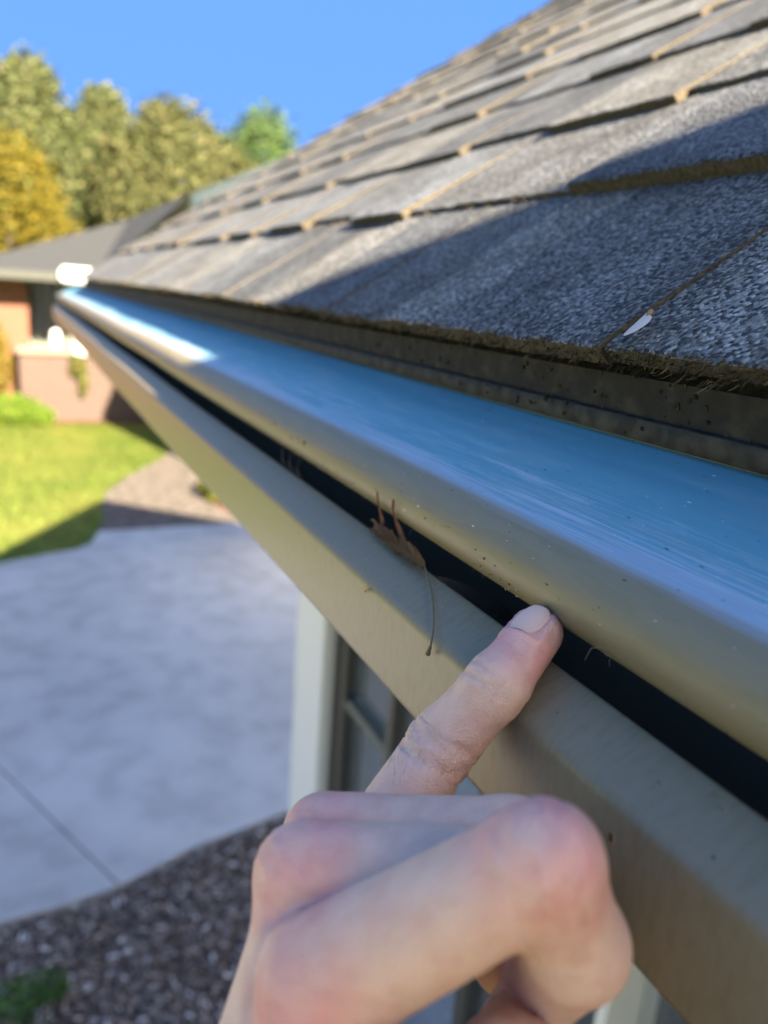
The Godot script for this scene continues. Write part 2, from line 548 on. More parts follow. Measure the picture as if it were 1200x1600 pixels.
func ground() -> void:
	var b := MB.new()
	b.quad(Vector3(-250, -0.08, -250), Vector3(250, -0.08, -250), Vector3(250, -0.08, 250), Vector3(-250, -0.08, 250), Vector3.UP)
	setting(put("ground", b.mesh(), M.lawn))
	b = MB.new()
	b.quad(Vector3(-30, -0.03, -15.7), Vector3(9, -0.03, -15.7), Vector3(9, -0.03, -4.5), Vector3(-30, -0.03, -4.5), Vector3.UP)
	setting(put("lawn", b.mesh(), M.lawn))
	b = MB.new()
	b.quad(Vector3(-6, -0.035, -3.9), Vector3(8, -0.035, -3.9), Vector3(8, -0.035, 6), Vector3(-6, -0.035, 6), Vector3.UP)
	setting(put("planting_bed", b.mesh(), M.soil))
	b = MB.new()
	b.quad(Vector3(-3, -0.015, -16.4), Vector3(2.3, -0.015, -16.4), Vector3(2.3, -0.015, -15.3), Vector3(-3, -0.015, -15.3), Vector3.UP)
	b.quad(Vector3(2.2, -0.012, -11.2), Vector3(4.0, -0.012, -11.2), Vector3(4.0, -0.012, -8.4), Vector3(2.2, -0.012, -8.4), Vector3.UP)
	setting(put("mulch_strip", b.mesh(), M.red_mulch))
	var front := [Vector2(-9, -2.95), Vector2(-0.6, -3.05), Vector2(-0.18, -3.06), Vector2(0.08, -3.07), Vector2(0.31, -3.10), Vector2(0.68, -3.24), Vector2(1.17, -3.34), Vector2(2.6, -3.75), Vector2(3.1, -3.8), Vector2(3.1, -8.3)]
	var lane := [Vector2(2.75, -8.55), Vector2(2.3, -8.95), Vector2(2.18, -9.6), Vector2(2.28, -10.4), Vector2(2.75, -11.7), Vector2(3.1, -13.3), Vector2(2.8, -14.0), Vector2(1.99, -12.03), Vector2(1.35, -10.95), Vector2(0.99, -10.14), Vector2(0.89, -9.55), Vector2(0.84, -8.95)]
	var back := [Vector2(0.75, -8.52), Vector2(0.64, -8.15), Vector2(0.49, -7.96), Vector2(0.13, -7.85), Vector2(-0.21, -7.7), Vector2(-9, -7.2)]
	patio_poly = PackedVector2Array(front + lane + back)
	var yard := PackedVector2Array(front + [Vector2(2.75, -8.54)] + back)
	var path := put("path", slab(PackedVector2Array([Vector2(0.753, -8.535)] + lane), -0.12, -0.002), M.tan_concrete)
	setting(path, "tan concrete path curving away beside the lawn", "path")
	var patio := Node3D.new()
	patio.name = "patio"
	add_child(patio)
	setting(patio, "grey concrete patio and path with cut joints", "patio")
	# joints run obliquely across it
	var j1a := Vector2(0.31, -3.12)
	var j1d := Vector2(-0.407, -0.913)
	var j2a := Vector2(2.27, -6.38)
	var j2d := Vector2(-0.354, -0.935)
	var far := 30.0
	var side := Vector2(-0.913, 0.407)
	var parts := [
		PackedVector2Array([j1a - j1d * far + side * 0.005, j1a + j1d * far + side * 0.005, j1a + j1d * far + side * far, j1a - j1d * far + side * far]),
		PackedVector2Array([j1a - j1d * far - side * 0.005, j1a + j1d * far - side * 0.005, j2a + j2d * far + side * 0.005, j2a - j2d * far + side * 0.005]),
		PackedVector2Array([j2a - j2d * far - side * 0.005, j2a + j2d * far - side * 0.005, j2a + j2d * far - side * far, j2a - j2d * far - side * far])]
	for q in parts:
		for piece in Geometry2D.intersect_polygons(yard, q):
			if Geometry2D.triangulate_polygon(piece).size() > 0:
				put("concrete_slab", slab(piece, -0.12, 0.0), M.concrete, patio)
	# soil in the joints
	b = MB.new()
	for j in [[j1a, j1d], [j2a, j2d]]:
		var p0: Vector2 = j[0]
		var p1: Vector2 = j[0] + j[1] * (4.8 if j[0] == j1a else 3.2)
		if j[0] == j2a:
			p0 = p0 - j[1] * 2.4
		var s: Vector2 = Vector2(-j[1].y, j[1].x) * 0.02
		b.quad(Vector3(p0.x - s.x, -0.008, p0.y - s.y), Vector3(p1.x - s.x, -0.008, p1.y - s.y), Vector3(p1.x + s.x, -0.008, p1.y + s.y), Vector3(p0.x + s.x, -0.008, p0.y + s.y), Vector3.UP)
	put("joint_soil", b.mesh(), M.soil, patio)
	scatter_grass()
	scatter_mulch()

func multi(called: String, mesh: Mesh, m: Material, xf: Array, cols: Array) -> MultiMeshInstance3D:
	var mm := MultiMesh.new()
	mm.transform_format = MultiMesh.TRANSFORM_3D
	mm.use_colors = true
	mm.mesh = mesh
	mm.instance_count = xf.size()
	for i in xf.size():
		mm.set_instance_transform(i, xf[i])
		mm.set_instance_color(i, cols[i])
	var o := MultiMeshInstance3D.new()
	o.name = numbered(called)
	o.multimesh = mm
	o.material_override = m
	add_child(o)
	o.set_meta("kind", "stuff")
	return o

func scatter_grass() -> void:
	var b := MB.new()
	var r := RandomNumberGenerator.new()
	r.seed = 9
	for k in 6:
		var a := r.randf() * TAU
		var out := Vector3(cos(a), 0, sin(a))
		var side := Vector3(-sin(a), 0, cos(a)) * 0.005
		var base := out * r.randf_range(0.0, 0.025)
		var hgt := r.randf_range(0.014, 0.026)
		var mid := base + Vector3.UP * hgt * 0.6 + out * 0.008
		var tip := base + Vector3.UP * hgt + out * 0.028
		var nn := (out * 0.25 + Vector3.UP).normalized()
		b.quad(base - side, base + side, mid + side * 0.8, mid - side * 0.8, nn)
		b.tri(mid - side * 0.8, mid + side * 0.8, tip, nn)
	var xf := []
	var cols := []
	var patch := fnl(FastNoiseLite.TYPE_SIMPLEX_SMOOTH, 0.6, 4, 3)
	while xf.size() < 22000:
		var p := Vector2(r.randf_range(-1.6, 3.0), r.randf_range(-15.6, -7.3))
		if Geometry2D.is_point_in_polygon(p, patio_poly) or (p.x > 2.2 and p.y > -11.2):
			continue
		xf.append(Transform3D(Basis(Vector3.UP, r.randf() * TAU).scaled(Vector3.ONE * r.randf_range(0.7, 1.35)), Vector3(p.x, -0.035, p.y)))
		var t := clampf(patch.get_noise_2d(p.x, p.y) + 0.45 + r.randf_range(-0.25, 0.25), 0, 1)
		cols.append(Color(0.15, 0.21, 0.035).lerp(Color(0.28, 0.28, 0.065), t))
	tag(multi("grass", b.mesh(), M.leaves, xf, cols), "short yellow-green grass of the lawn beside the concrete", "grass", "", "stuff")

func chip_mesh(sd: int, flat: float) -> ArrayMesh:
	var r := RandomNumberGenerator.new()
	r.seed = sd
	var p := []
	for y in [-flat, flat]:
		for q in [[-1, -1], [1, -1], [1, 1], [-1, 1]]:
			p.append(Vector3(q[0] * r.randf_range(0.35, 0.6), y * r.randf_range(0.6, 1.2), q[1] * r.randf_range(0.2, 0.45)))
	var b := MB.new()
	b.hexa(p)
	return b.mesh()

func scatter_mulch() -> void:
	var r := RandomNumberGenerator.new()
	r.seed = 15
	var kinds := [["bark_mulch", 14000, 0.12, "dark brown bark mulch covering the bed under the eave", [Color(0.11, 0.082, 0.066), Color(0.44, 0.34, 0.28)], 0.007, 0.024], ["pale_wood_chips", 1300, 0.22, "pale grey wood chips and stones strewn over the mulch", [Color(0.42, 0.34, 0.28), Color(0.82, 0.76, 0.70)], 0.008, 0.026]]
	for k in kinds:
		var xf := []
		var cols := []
		while xf.size() < k[1]:
			var p := Vector2(r.randf_range(-1.3, 1.6), r.randf_range(-3.5, -1.5))
			if Geometry2D.is_point_in_polygon(p, patio_poly):
				continue
			var ba := Basis.from_euler(Vector3(r.randf_range(-0.5, 0.5), r.randf() * TAU, r.randf_range(-0.5, 0.5))).scaled_local(Vector3(1.5, 0.9, 0.6) * r.randf_range(k[5], k[6]))
			xf.append(Transform3D(ba, Vector3(p.x, -0.028 + r.randf() * 0.014, p.y)))
			cols.append(k[4][0].lerp(k[4][1], pow(r.randf(), 1.3)))
		tag(multi(k[0], chip_mesh(k[1], k[2]), M.chips, xf, cols), k[3], "mulch", "", "stuff")

# ------------------------------------------------------------------ the house whose eave fills the view
const EAVE := Vector2(0.164, 2.6852)
const RAKE_Z := -2.2
const EXPOSE := 0.123
func roof_pt(s: float, h: float, z: float) -> Vector3:
	var p := deg_to_rad(PITCH)
	return Vector3(EAVE.x + s * cos(p) - h * sin(p), EAVE.y + s * sin(p) + h * cos(p), z)

func shingle_mesh(w: float, th: float, deep: float, sd: int, seg_len: float, first: bool) -> ArrayMesh:
	# local axes: x along the slope, y off the roof, z along the eave; two surfaces: granules and the raw edges
	var r := RandomNumberGenerator.new()
	r.seed = sd
	var top := MB.new()
	var raw := MB.new()
	var n := maxi(2, int(w / seg_len))
	var low := []
	var up := []
	for i in n + 1:
		var z := -w / 2 + w * i / n
		var ragged := 0.0 if (i == 0 or i == n) else r.randf_range(-0.0011, 0.0011)
		up.append(Vector3(ragged, th + 0.004 + r.randf_range(-0.0004, 0.0004), z))
		low.append(Vector3(ragged * 0.5 + 0.002, (-0.0015 if first else 0.0), z + r.randf_range(-0.0005, 0.0005)))
	var tn := Vector3(th / EXPOSE, 1, 0).normalized()
	var last := []
	for i in n + 1:
		var a: Vector3 = up[i]
		var back := Vector3(deep, 0.0035, a.z)
		var row := [top.vert(a + Vector3(0.0012, 0, 0), tn, Vector2.ZERO), top.vert(a + Vector3(0, -0.0011, 0), Vector3(-0.75, 0.66, 0)), top.vert(back, tn, Vector2.ZERO)]
		if i > 0:
			top.quad_i(last[0], row[0], row[2], last[2])
			top.quad_i(last[1], row[1], row[0], last[0])
			raw.quad(up[i - 1] + Vector3(0, -0.0011, 0), up[i] + Vector3(0, -0.0011, 0), low[i], low[i - 1], Vector3(-1, -0.1, 0).normalized())
		last = row
	for s in [0, n]:
		var nn := Vector3(0, 0, -1.0 if s == 0 else 1.0)
		raw.quad(up[s], Vector3(deep, 0.0035, up[s].z), Vector3(deep, 0, up[s].z), low[s], nn)
	return raw.mesh(top.mesh())

func near_house() -> void:
	var house := thing("house", "near house with weathered grey shingle roof and dark glass door below the eave", "house")
	var p := deg_to_rad(PITCH)
	var basis := Basis(Vector3(cos(p), sin(p), 0), Vector3(-sin(p), cos(p), 0), Vector3(0, 0, 1))
	var ridge_s := (2.63 - EAVE.x) / cos(p)
	var ridge := roof_pt(ridge_s, 0, 0)
	var zb := 6.0
	# sheathing: both slopes as one bent slab
	var b := MB.new()
	var prof := PackedVector2Array()
	for q in [roof_pt(0.012, -0.0005, 0), roof_pt(ridge_s, 0.002, 0), Vector3(2 * ridge.x - EAVE.x - 0.01, EAVE.y, 0), Vector3(2 * ridge.x - EAVE.x - 0.01, EAVE.y - 0.02, 0), roof_pt(ridge_s, -0.022, 0), roof_pt(0.012, -0.014, 0)]:
		prof.append(Vector2(q.x, q.y))
	b.sweep(prof, [zb, RAKE_Z + 0.012])
	var roof := put("roof", b.mesh(), M.roof_far, house)
	roof.set_meta("label", "weathered grey roof of thick staggered asphalt shingles")
	# shingles, course by course; each tab a piece of its own as far as they show
	var r := RandomNumberGenerator.new()
	r.seed = 77
	var seams0 := [0.30, 0.12, -0.02, -0.09, -0.187, -0.2915, -0.340, -0.417, -0.50, -0.571, -0.66, -0.735, -0.84, -0.92, -1.02, -1.10, -1.19, -1.28, -1.4, -1.5, -1.6, -1.7, -1.8, -1.93, -2.03, RAKE_Z]
	var far_field := []
	var pieces := 0
	var courses := int(ridge_s / EXPOSE)
	for c in courses:
		var s := c * EXPOSE
		var seams := []
		if c == 0:
			seams = seams0
		else:
			var z := 0.30 + r.randf_range(-0.05, 0.05)
			while z > RAKE_Z + 0.06:
				seams.append(z)
				z -= r.randf_range(0.05, 0.13) if r.randf() < 0.75 else r.randf_range(0.13, 0.20)
			seams.append(RAKE_Z + r.randf_range(-0.006, 0.006))
		var thick := true
		for i in seams.size() - 1:
			var w: float = seams[i] - seams[i + 1]
			thick = not thick if r.randf() < 0.88 else thick
			var th := r.randf_range(0.0060, 0.0080) if thick else r.randf_range(0.0030, 0.0045)
			if c == 0:
				th = r.randf_range(0.0012, 0.0028)
			var mid: float = (seams[i] + seams[i + 1]) / 2.0
			var seg := 0.006 if absf(mid) < 0.6 and c < 4 else 0.02
			var me := shingle_mesh(w - r.randf_range(0.0006, 0.0022), th, EXPOSE + 0.02, c * 100 + i, seg, c == 0)
			me.surface_set_material(0, M["shingle_%d" % (r.randi() % 5)])
			me.surface_set_material(1, M.shingle_edge)
			var slide := r.randf_range(-0.003, 0.003) + (-0.004 if thick else r.randf_range(0.002, 0.008))
			if c == 0:
				slide = r.randf_range(-0.0012, 0.0012)
			var xf := Transform3D(basis * Basis(Vector3.UP, r.randf_range(-0.006, 0.006)), roof_pt(s + slide, 0.0, mid))
			if pieces < 290 and c < 15:
				var o := put("shingle", me, null, roof)
				o.transform = xf
				pieces += 1
			else:
				far_field.append([me, xf])
	if far_field.size():
		var st0 := SurfaceTool.new()
		var st1 := SurfaceTool.new()
		st0.begin(Mesh.PRIMITIVE_TRIANGLES)
		st1.begin(Mesh.PRIMITIVE_TRIANGLES)
		for f in far_field:
			st0.append_from(f[0], 0, f[1])
			st1.append_from(f[0], 1, f[1])
		var am := st0.commit()
		st1.commit(am)
		am.surface_set_material(0, M.shingle_3)
		am.surface_set_material(1, M.shingle_edge)
		put("upper_shingles", am, null, roof).set_meta("kind", "stuff")
	# fascia board, drip edge, soffit
	b = MB.new()
	b.sweep(PackedVector2Array([E2(0.1752, 0.034), E2(0.1752, 0.20), E2(0.195, 0.20), E2(0.195, 0.034)]), [zb, RAKE_Z + 0.05])
	put("fascia", b.mesh(), M.grey_green_paint, house)
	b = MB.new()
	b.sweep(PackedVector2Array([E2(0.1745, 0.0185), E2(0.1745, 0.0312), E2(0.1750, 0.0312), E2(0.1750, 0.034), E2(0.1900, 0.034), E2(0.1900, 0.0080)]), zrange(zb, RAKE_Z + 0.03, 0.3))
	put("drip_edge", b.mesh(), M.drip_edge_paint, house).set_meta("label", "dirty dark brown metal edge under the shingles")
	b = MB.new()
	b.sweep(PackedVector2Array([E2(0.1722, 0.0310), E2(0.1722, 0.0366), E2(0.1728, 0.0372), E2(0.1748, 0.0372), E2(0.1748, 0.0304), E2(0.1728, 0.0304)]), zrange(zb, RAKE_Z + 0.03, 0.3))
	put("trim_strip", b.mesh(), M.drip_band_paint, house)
	b = MB.new()
	b.box(Vector3(0.195, EYE.y - 0.20, RAKE_Z + 0.06), Vector3(0.70, EYE.y - 0.188, zb))
	put("soffit", b.mesh(), M.cream_paint, house)
	# walls: the long side with the glass door, the gable end, the far side
	var wx := 0.70
	var gz := -1.90
	b = MB.new()
	b.box(Vector3(wx, 2.12, -1.688), Vector3(wx + 0.14, 2.5, zb))
	b.box(Vector3(wx, -0.08, 0.32), Vector3(wx + 0.14, 2.12, zb))
	put("wall", b.mesh(), M.cream_paint, house)
	b = MB.new()
	prof = PackedVector2Array([Vector2(wx + 0.082, -0.08), Vector2(4.56, -0.08), Vector2(4.56, 2.9), Vector2(2.63, 4.22), Vector2(wx + 0.082, 2.94)])
	b.sweep(prof, [gz + 0.13, gz + 0.01])
	put("wall", b.mesh(), M.cream_paint, house)
	b = MB.new()
	b.box(Vector3(4.42, -0.08, gz + 0.13), Vector3(4.56, 2.9, zb))
	b.box(Vector3(wx, -0.08, zb - 0.14), Vector3(4.4, 2.9, zb))
	put("wall", b.mesh(), M.cream_paint, house)
	b = MB.new()
	b.bevel_box(Vector3(wx - 0.012, -0.08, gz), Vector3(wx + 0.080, 2.5, -1.69), 0.006)
	put("corner_board", b.mesh(), M.sage_paint, house).set_meta("label", "pale sage painted corner board under the eave")
	b = MB.new()
	b.box(Vector3(wx + 0.02, -0.08, -1.689), Vector3(wx + 0.10, 2.5, -1.665))
	put("door_jamb", b.mesh(), M.dark_frame, house)
	# glass door
	var door := Node3D.new()
	door.name = "glass_door"
	house.add_child(door)
	for f in [[2.02, 2.12, -1.664, 0.32], [0.0, 0.10, -1.664, 0.32]]:
		b = MB.new()
		b.bevel_box(Vector3(wx + 0.03, f[0], f[2]), Vector3(wx + 0.09, f[1], f[3]), 0.004)
		put("frame", b.mesh(), M.dark_frame, door)
	for f in [[-1.664, -1.63], [-1.385, -1.355], [-1.0, -0.96]]:
		b = MB.new()
		b.bevel_box(Vector3(wx + 0.028, 0.1, f[0]), Vector3(wx + 0.092, 2.02, f[1]), 0.004)
		put("frame", b.mesh(), M.dark_frame, door)
	b = MB.new()
	b.bevel_box(Vector3(wx - 0.004, 0.0, -0.618), Vector3(wx + 0.10, 2.12, -0.598), 0.003)
	put("jamb", b.mesh(), M.sage_paint, door)
	b = MB.new()
	b.bevel_box(Vector3(wx + 0.034, 1.662, -1.63), Vector3(wx + 0.088, 1.69, -1.385), 0.003)
	put("rail", b.mesh(), M.grey_green_paint, door)
	for f in [[-1.63, -1.385], [-1.355, -1.0], [-0.96, -0.62], [-0.596, 0.32]]:
		b = MB.new()
		b.quad(Vector3(wx + 0.06, 0.1, f[0]), Vector3(wx + 0.06, 2.02, f[0]), Vector3(wx + 0.06, 2.02, f[1]), Vector3(wx + 0.06, 0.1, f[1]), Vector3.LEFT)
		put("pane", b.mesh(), M.glass, door)
	var blind := Node3D.new()
	blind.name = "window_blind"
	house.add_child(blind)
	var sm := MB.new()
	sm.hexa([Vector3(-0.012, -0.006, -0.17), Vector3(0.012, 0.006, -0.17), Vector3(0.012, 0.006, 0.17), Vector3(-0.012, -0.006, 0.17), Vector3(-0.012, -0.004, -0.17), Vector3(0.012, 0.008, -0.17), Vector3(0.012, 0.008, 0.17), Vector3(-0.012, -0.004, 0.17)])
	var slat := sm.mesh()
	for k in 44:
		var o := put("slat", slat, M.blind, blind)
		o.position = Vector3(wx + 0.13, 0.2 + k * 0.041, -1.178)
	# dark room behind the glass
	b = MB.new()
	b.box(Vector3(wx + 0.15, 0.0, gz + 0.14), Vector3(4.2, 0.02, 2.6))
	b.box(Vector3(4.2, 0.0, gz + 0.14), Vector3(4.25, 2.5, 2.6))
	b.box(Vector3(wx + 0.15, 0.0, 2.6), Vector3(4.2, 2.5, 2.65))
	b.box(Vector3(wx + 0.15, 2.45, gz + 0.14), Vector3(4.2, 2.48, 2.6))
	put("room", b.mesh(), M.room, house)
	# the upper storey behind the photographer, whose roof edge shades the near part of the eave
	var lx := 0.26
	var ty := 3.893 + 0.267 * (0.649 - lx)
	b = MB.new()
	b.sweep(PackedVector2Array([Vector2(lx + 0.06, 2.78), Vector2(1.45, 3.60), Vector2(lx + 0.06, ty - 0.10)]), [1.72, 5.9])
	put("upper_wall", b.mesh(), M.cream_paint, house)
	b = MB.new()
	b.sweep(PackedVector2Array([Vector2(lx, ty), Vector2(1.62, ty - 0.267 * (1.62 - lx)), Vector2(1.62, ty - 0.267 * (1.62 - lx) - 0.06), Vector2(lx, ty - 0.07)]), [1.6, 6.0])
	put("upper_roof", b.mesh(), M.roof_far, house)
	moss(house)

func moss(house: Node3D) -> void:
	var b := MB.new()
	var r := RandomNumberGenerator.new()
	r.seed = 33
	for k in 9000:
		var z := -0.06 - pow(r.randf(), 1.5) * 1.7
		var c := 0 if r.randf() < 0.72 else 1
		var hh := r.randf_range(-0.002, 0.006)
		var p0 := roof_pt(c * EXPOSE + r.randf_range(-0.0005, 0.003), hh, z)
		var d := Vector3(r.randf_range(-1, 0.1), r.randf_range(-0.9, 0.35), r.randf_range(-0.8, 0.8)).normalized()
		var ln := r.randf_range(0.0015, 0.0045) * (1.6 if r.randf() < 0.06 else 1.0)
		var bend := Vector3(r.randf_range(-0.4, 0.4), r.randf_range(-0.5, 0.3), r.randf_range(-0.4, 0.4))
		var side := d.cross(Vector3(0.3, 0.6, 0.7)).normalized() * r.randf_range(0.00012, 0.0003)
		var t := r.randf()
		b.col = Color(0.03, 0.025, 0.016).lerp(Color(0.16, 0.125, 0.07), t * t)
		var p1 := p0 + d * ln * 0.6
		var p2 := p0 + (d + bend * 0.6).normalized() * ln
		var nn := side.cross(d).normalized()
		b.quad(p0 - side, p0 + side, p1 + side * 0.8, p1 - side * 0.8, nn)
		b.tri(p1 - side * 0.8, p1 + side * 0.8, p2, nn)
	# clods of dirt caught on the metal edge
	for k in 520:
		var z := -0.05 - pow(r.randf(), 1.4) * 1.5
		var dd := r.randf_range(0.016, 0.036)
		var q := Vector3(0.1745 if dd < 0.031 else 0.1722, EYE.y - dd, z)
		var sz := r.randf_range(0.0002, 0.0008) * (2.0 if r.randf() < 0.04 else 1.0)
		b.col = Color(0.02, 0.017, 0.013).lerp(Color(0.10, 0.08, 0.05), r.randf() * r.randf())
		var pts := []
		for y in [-1, 1]:
			for w in [[-1, -1], [1, -1], [1, 1], [-1, 1]]:
				pts.append(q + Vector3(w[0] * 0.6 * r.randf_range(0.4, 1), y * r.randf_range(0.4, 1.3), w[1] * r.randf_range(0.4, 1.2)) * sz)
		b.hexa(pts)
	var o := put("moss_fringe", b.mesh(), M.moss, house)
	o.set_meta("kind", "stuff")

# ------------------------------------------------------------------ the wing of the house across the lawn
func far_house() -> void:
	var h := thing("far_house", "low house across the lawn with grey hip roof, pale window frames and brick base", "house")
	var za := -15.4
	var ey := 2.66
	# hip facet towards the lawn, valley, and the long slope beyond the valley
	var A := Vector3(-0.85, ey, za)
	var B := Vector3(1.42, ey, za)
	var T := Vector3(3.14, 4.24, -23.9)
	var b := MB.new()
	var dn := Vector3(0, -0.05, 0)
	var slopes := [[A, B, T], [A, T, Vector3(-0.85, ey, -30)], [T, Vector3(3.14, 4.24, -30), Vector3(-0.85, ey, -30)]]
	for s in slopes:
		var nn: Vector3 = (s[1] - s[0]).cross(s[2] - s[0]).normalized()
		nn = nn if nn.y > 0 else -nn
		b.tri(s[0], s[1], s[2], nn)
	b.quad(A, B, B + dn, A + dn, Vector3.BACK)
	put("roof", b.mesh(), M.roof_far, h)
	b = MB.new()
	var R0 := Vector3(3.15, 4.27, -8.3)
	var nn := Vector3(-0.62, 0.78, 0).normalized()
	b.tri(B, T, Vector3(3.15, 4.27, -15.4), nn)
	b.tri(T, Vector3(3.15, 4.27, -30), Vector3(3.15, 4.27, -15.4), nn)
	put("roof", b.mesh(), M.roof_far, h)
	b = MB.new()
	b.box(Vector3(-0.85, ey - 0.13, za + 0.02), Vector3(0.80, ey + 0.005, za + 0.12))
	put("gutter", b.mesh(), M.brown_metal, h)
	b = MB.new()
	b.bevel_box(Vector3(0.82, ey - 0.14, za + 0.02), Vector3(1.40, ey + 0.12, za + 0.2), 0.05)
	put("gutter_end", b.mesh(), M.white_paint, h).set_meta("label", "glaring white gutter end at the roof valley")
	b = MB.new()
	b.box(Vector3(-0.85, ey - 0.16, -17.4), Vector3(2.4, ey - 0.13, za + 0.02))
	put("soffit", b.mesh(), M.grey_green_paint, h)
	b = MB.new()
	b.box(Vector3(-6, -0.08, -16.5), Vector3(0.3, ey - 0.16, -16.15))
	put("wall", b.mesh(), M.orange_siding, h)
	b = MB.new()
	b.box(Vector3(0.10, -0.08, -17.6), Vector3(2.4, ey - 0.16, -17.4))
	put("wall", b.mesh(), M.grey_green_paint, h)
	b = MB.new()
	b.box(Vector3(0.10, -0.08, -16.05), Vector3(2.4, 1.22, -15.6))
	put("brick_base", b.mesh(), M.brick, h)
	b = MB.new()
	b.bevel_box(Vector3(0.04, 1.22, -16.1), Vector3(1.02, 1.33, -15.52), 0.02)
	put("sill", b.mesh(), M.stone_sill, h)
	# window with frame and panes
	for w in [[0.40, 0.98], [1.04, 1.6]]:
		b = MB.new()
		b.box(Vector3(w[0], 1.34, -17.39), Vector3(w[1], 2.45, -17.37))
		var win := put("window", b.mesh(), M.room, h)
		for f in [[w[0], w[0] + 0.09], [w[1] - 0.09, w[1]], [(w[0] + w[1]) / 2 - 0.03, (w[0] + w[1]) / 2 + 0.03]]:
			b = MB.new()
			b.box(Vector3(f[0], 1.34, -17.368), Vector3(f[1], 2.45, -17.3))
			put("frame", b.mesh(), M.window_frame, win)
		b = MB.new()
		b.quad(Vector3(w[0], 1.34, -17.34), Vector3(w[1], 1.34, -17.34), Vector3(w[1], 2.45, -17.34), Vector3(w[0], 2.45, -17.34), Vector3.BACK)
		put("pane", b.mesh(), M.glass, win)
	b = MB.new()
	b.bevel_box(Vector3(0.66, 1.33, -15.75), Vector3(0.80, 1.66, -15.6), 0.03)
	put("planter_box", b.mesh(), M.white_paint, h)
	b = MB.new()
	b.bevel_box(Vector3(1.02, 1.22, -15.6), Vector3(1.36, 1.74, -15.45), 0.05)
	put("shutter", b.mesh(), M.white_paint, h)
	# taller block to the right, its end wall shades part of the lawn
	b = MB.new()
	b.sweep(PackedVector2Array([Vector2(3.15, -0.08), Vector2(9.0, -0.08), Vector2(9.0, 2.9), Vector2(3.15, 4.25)]), [R0.z, -30.0])
	put("main_block", b.mesh(), M.cream_paint, h)
	b = MB.new()
	b.box(Vector3(2.38, -0.08, -30.0), Vector3(2.5, 2.5, -16.1))
	put("wall", b.mesh(), M.cream_paint, h)

# ------------------------------------------------------------------ vegetation
func crown(lobes: Array, count: int, size: float, pal: Array, sd: int, shell := 0.55) -> ArrayMesh:
	var r := RandomNumberGenerator.new()
	r.seed = sd
	var b := MB.new()
	var vol := []
	var total := 0.0
	for l in lobes:
		total += l[1].x * l[1].y
		vol.append(total)
	var clump := fnl(FastNoiseLite.TYPE_SIMPLEX_SMOOTH, 0.9, sd, 2)
	var made := 0
	var tries := 0
	while made < count and tries < count * 6:
		tries += 1
		var pick := r.randf() * total
		var li := 0
		while vol[li] < pick:
			li += 1
		var d := Vector3(r.randfn(), r.randfn(), r.randfn()).normalized()
		var rad := lerpf(shell, 1.0, pow(r.randf(), 0.6)) * (1.0 + 0.12 * r.randfn())
		var p: Vector3 = lobes[li][0] + d * lobes[li][1] * rad
		if clump.get_noise_3d(p.x / size * 0.3, p.y / size * 0.3, p.z / size * 0.3) < -0.16:
			continue
		made += 1
		var nn := (d * 0.7 + Vector3(r.randfn(), r.randfn(), r.randfn()) * 0.6).normalized()
		var a := nn.cross(Vector3(r.randfn(), r.randfn(), r.randfn())).normalized()
		var e := nn.cross(a)
		var sz := size * r.randf_range(0.6, 1.4)
		var t := r.randf()
		var cc: Color = pal[0].lerp(pal[1], t)
		if r.randf() < 0.25:
			cc = cc.lerp(pal[2], r.randf())
		b.col = cc
		b.quad(p - a * sz, p - e * sz * 0.55, p + a * sz, p + e * sz * 0.55, nn)
	return b.mesh()

func tree(called: String, label: String, group: String, base: Vector3, lobes: Array, count: int, size: float, pal: Array, sd: int, trunk_r := 0.16) -> void:
	var t := thing(called, label, "tree", base, group)
	var r := RandomNumberGenerator.new()
	r.seed = sd + 1
	var b := MB.new()
	var topc: Vector3 = lobes[0][0]
	b.tube([Vector3(0, -0.1, 0), Vector3(0.05, topc.y * 0.4, 0.03), topc * 0.8, topc], [trunk_r * 1.3, trunk_r, trunk_r * 0.7, trunk_r * 0.3], 8)
	for l in lobes:
		var f: Vector3 = Vector3(0.05, topc.y * r.randf_range(0.4, 0.7), 0.02)
		b.tube([f, f.lerp(l[0], 0.55) + Vector3(0, 0.1, 0), l[0]], [trunk_r * 0.55, trunk_r * 0.35, trunk_r * 0.12], 6)
	put("trunk", b.mesh(), M.bark, t)
	put("crown", crown(lobes, count, size, pal, sd), M.leaves, t)

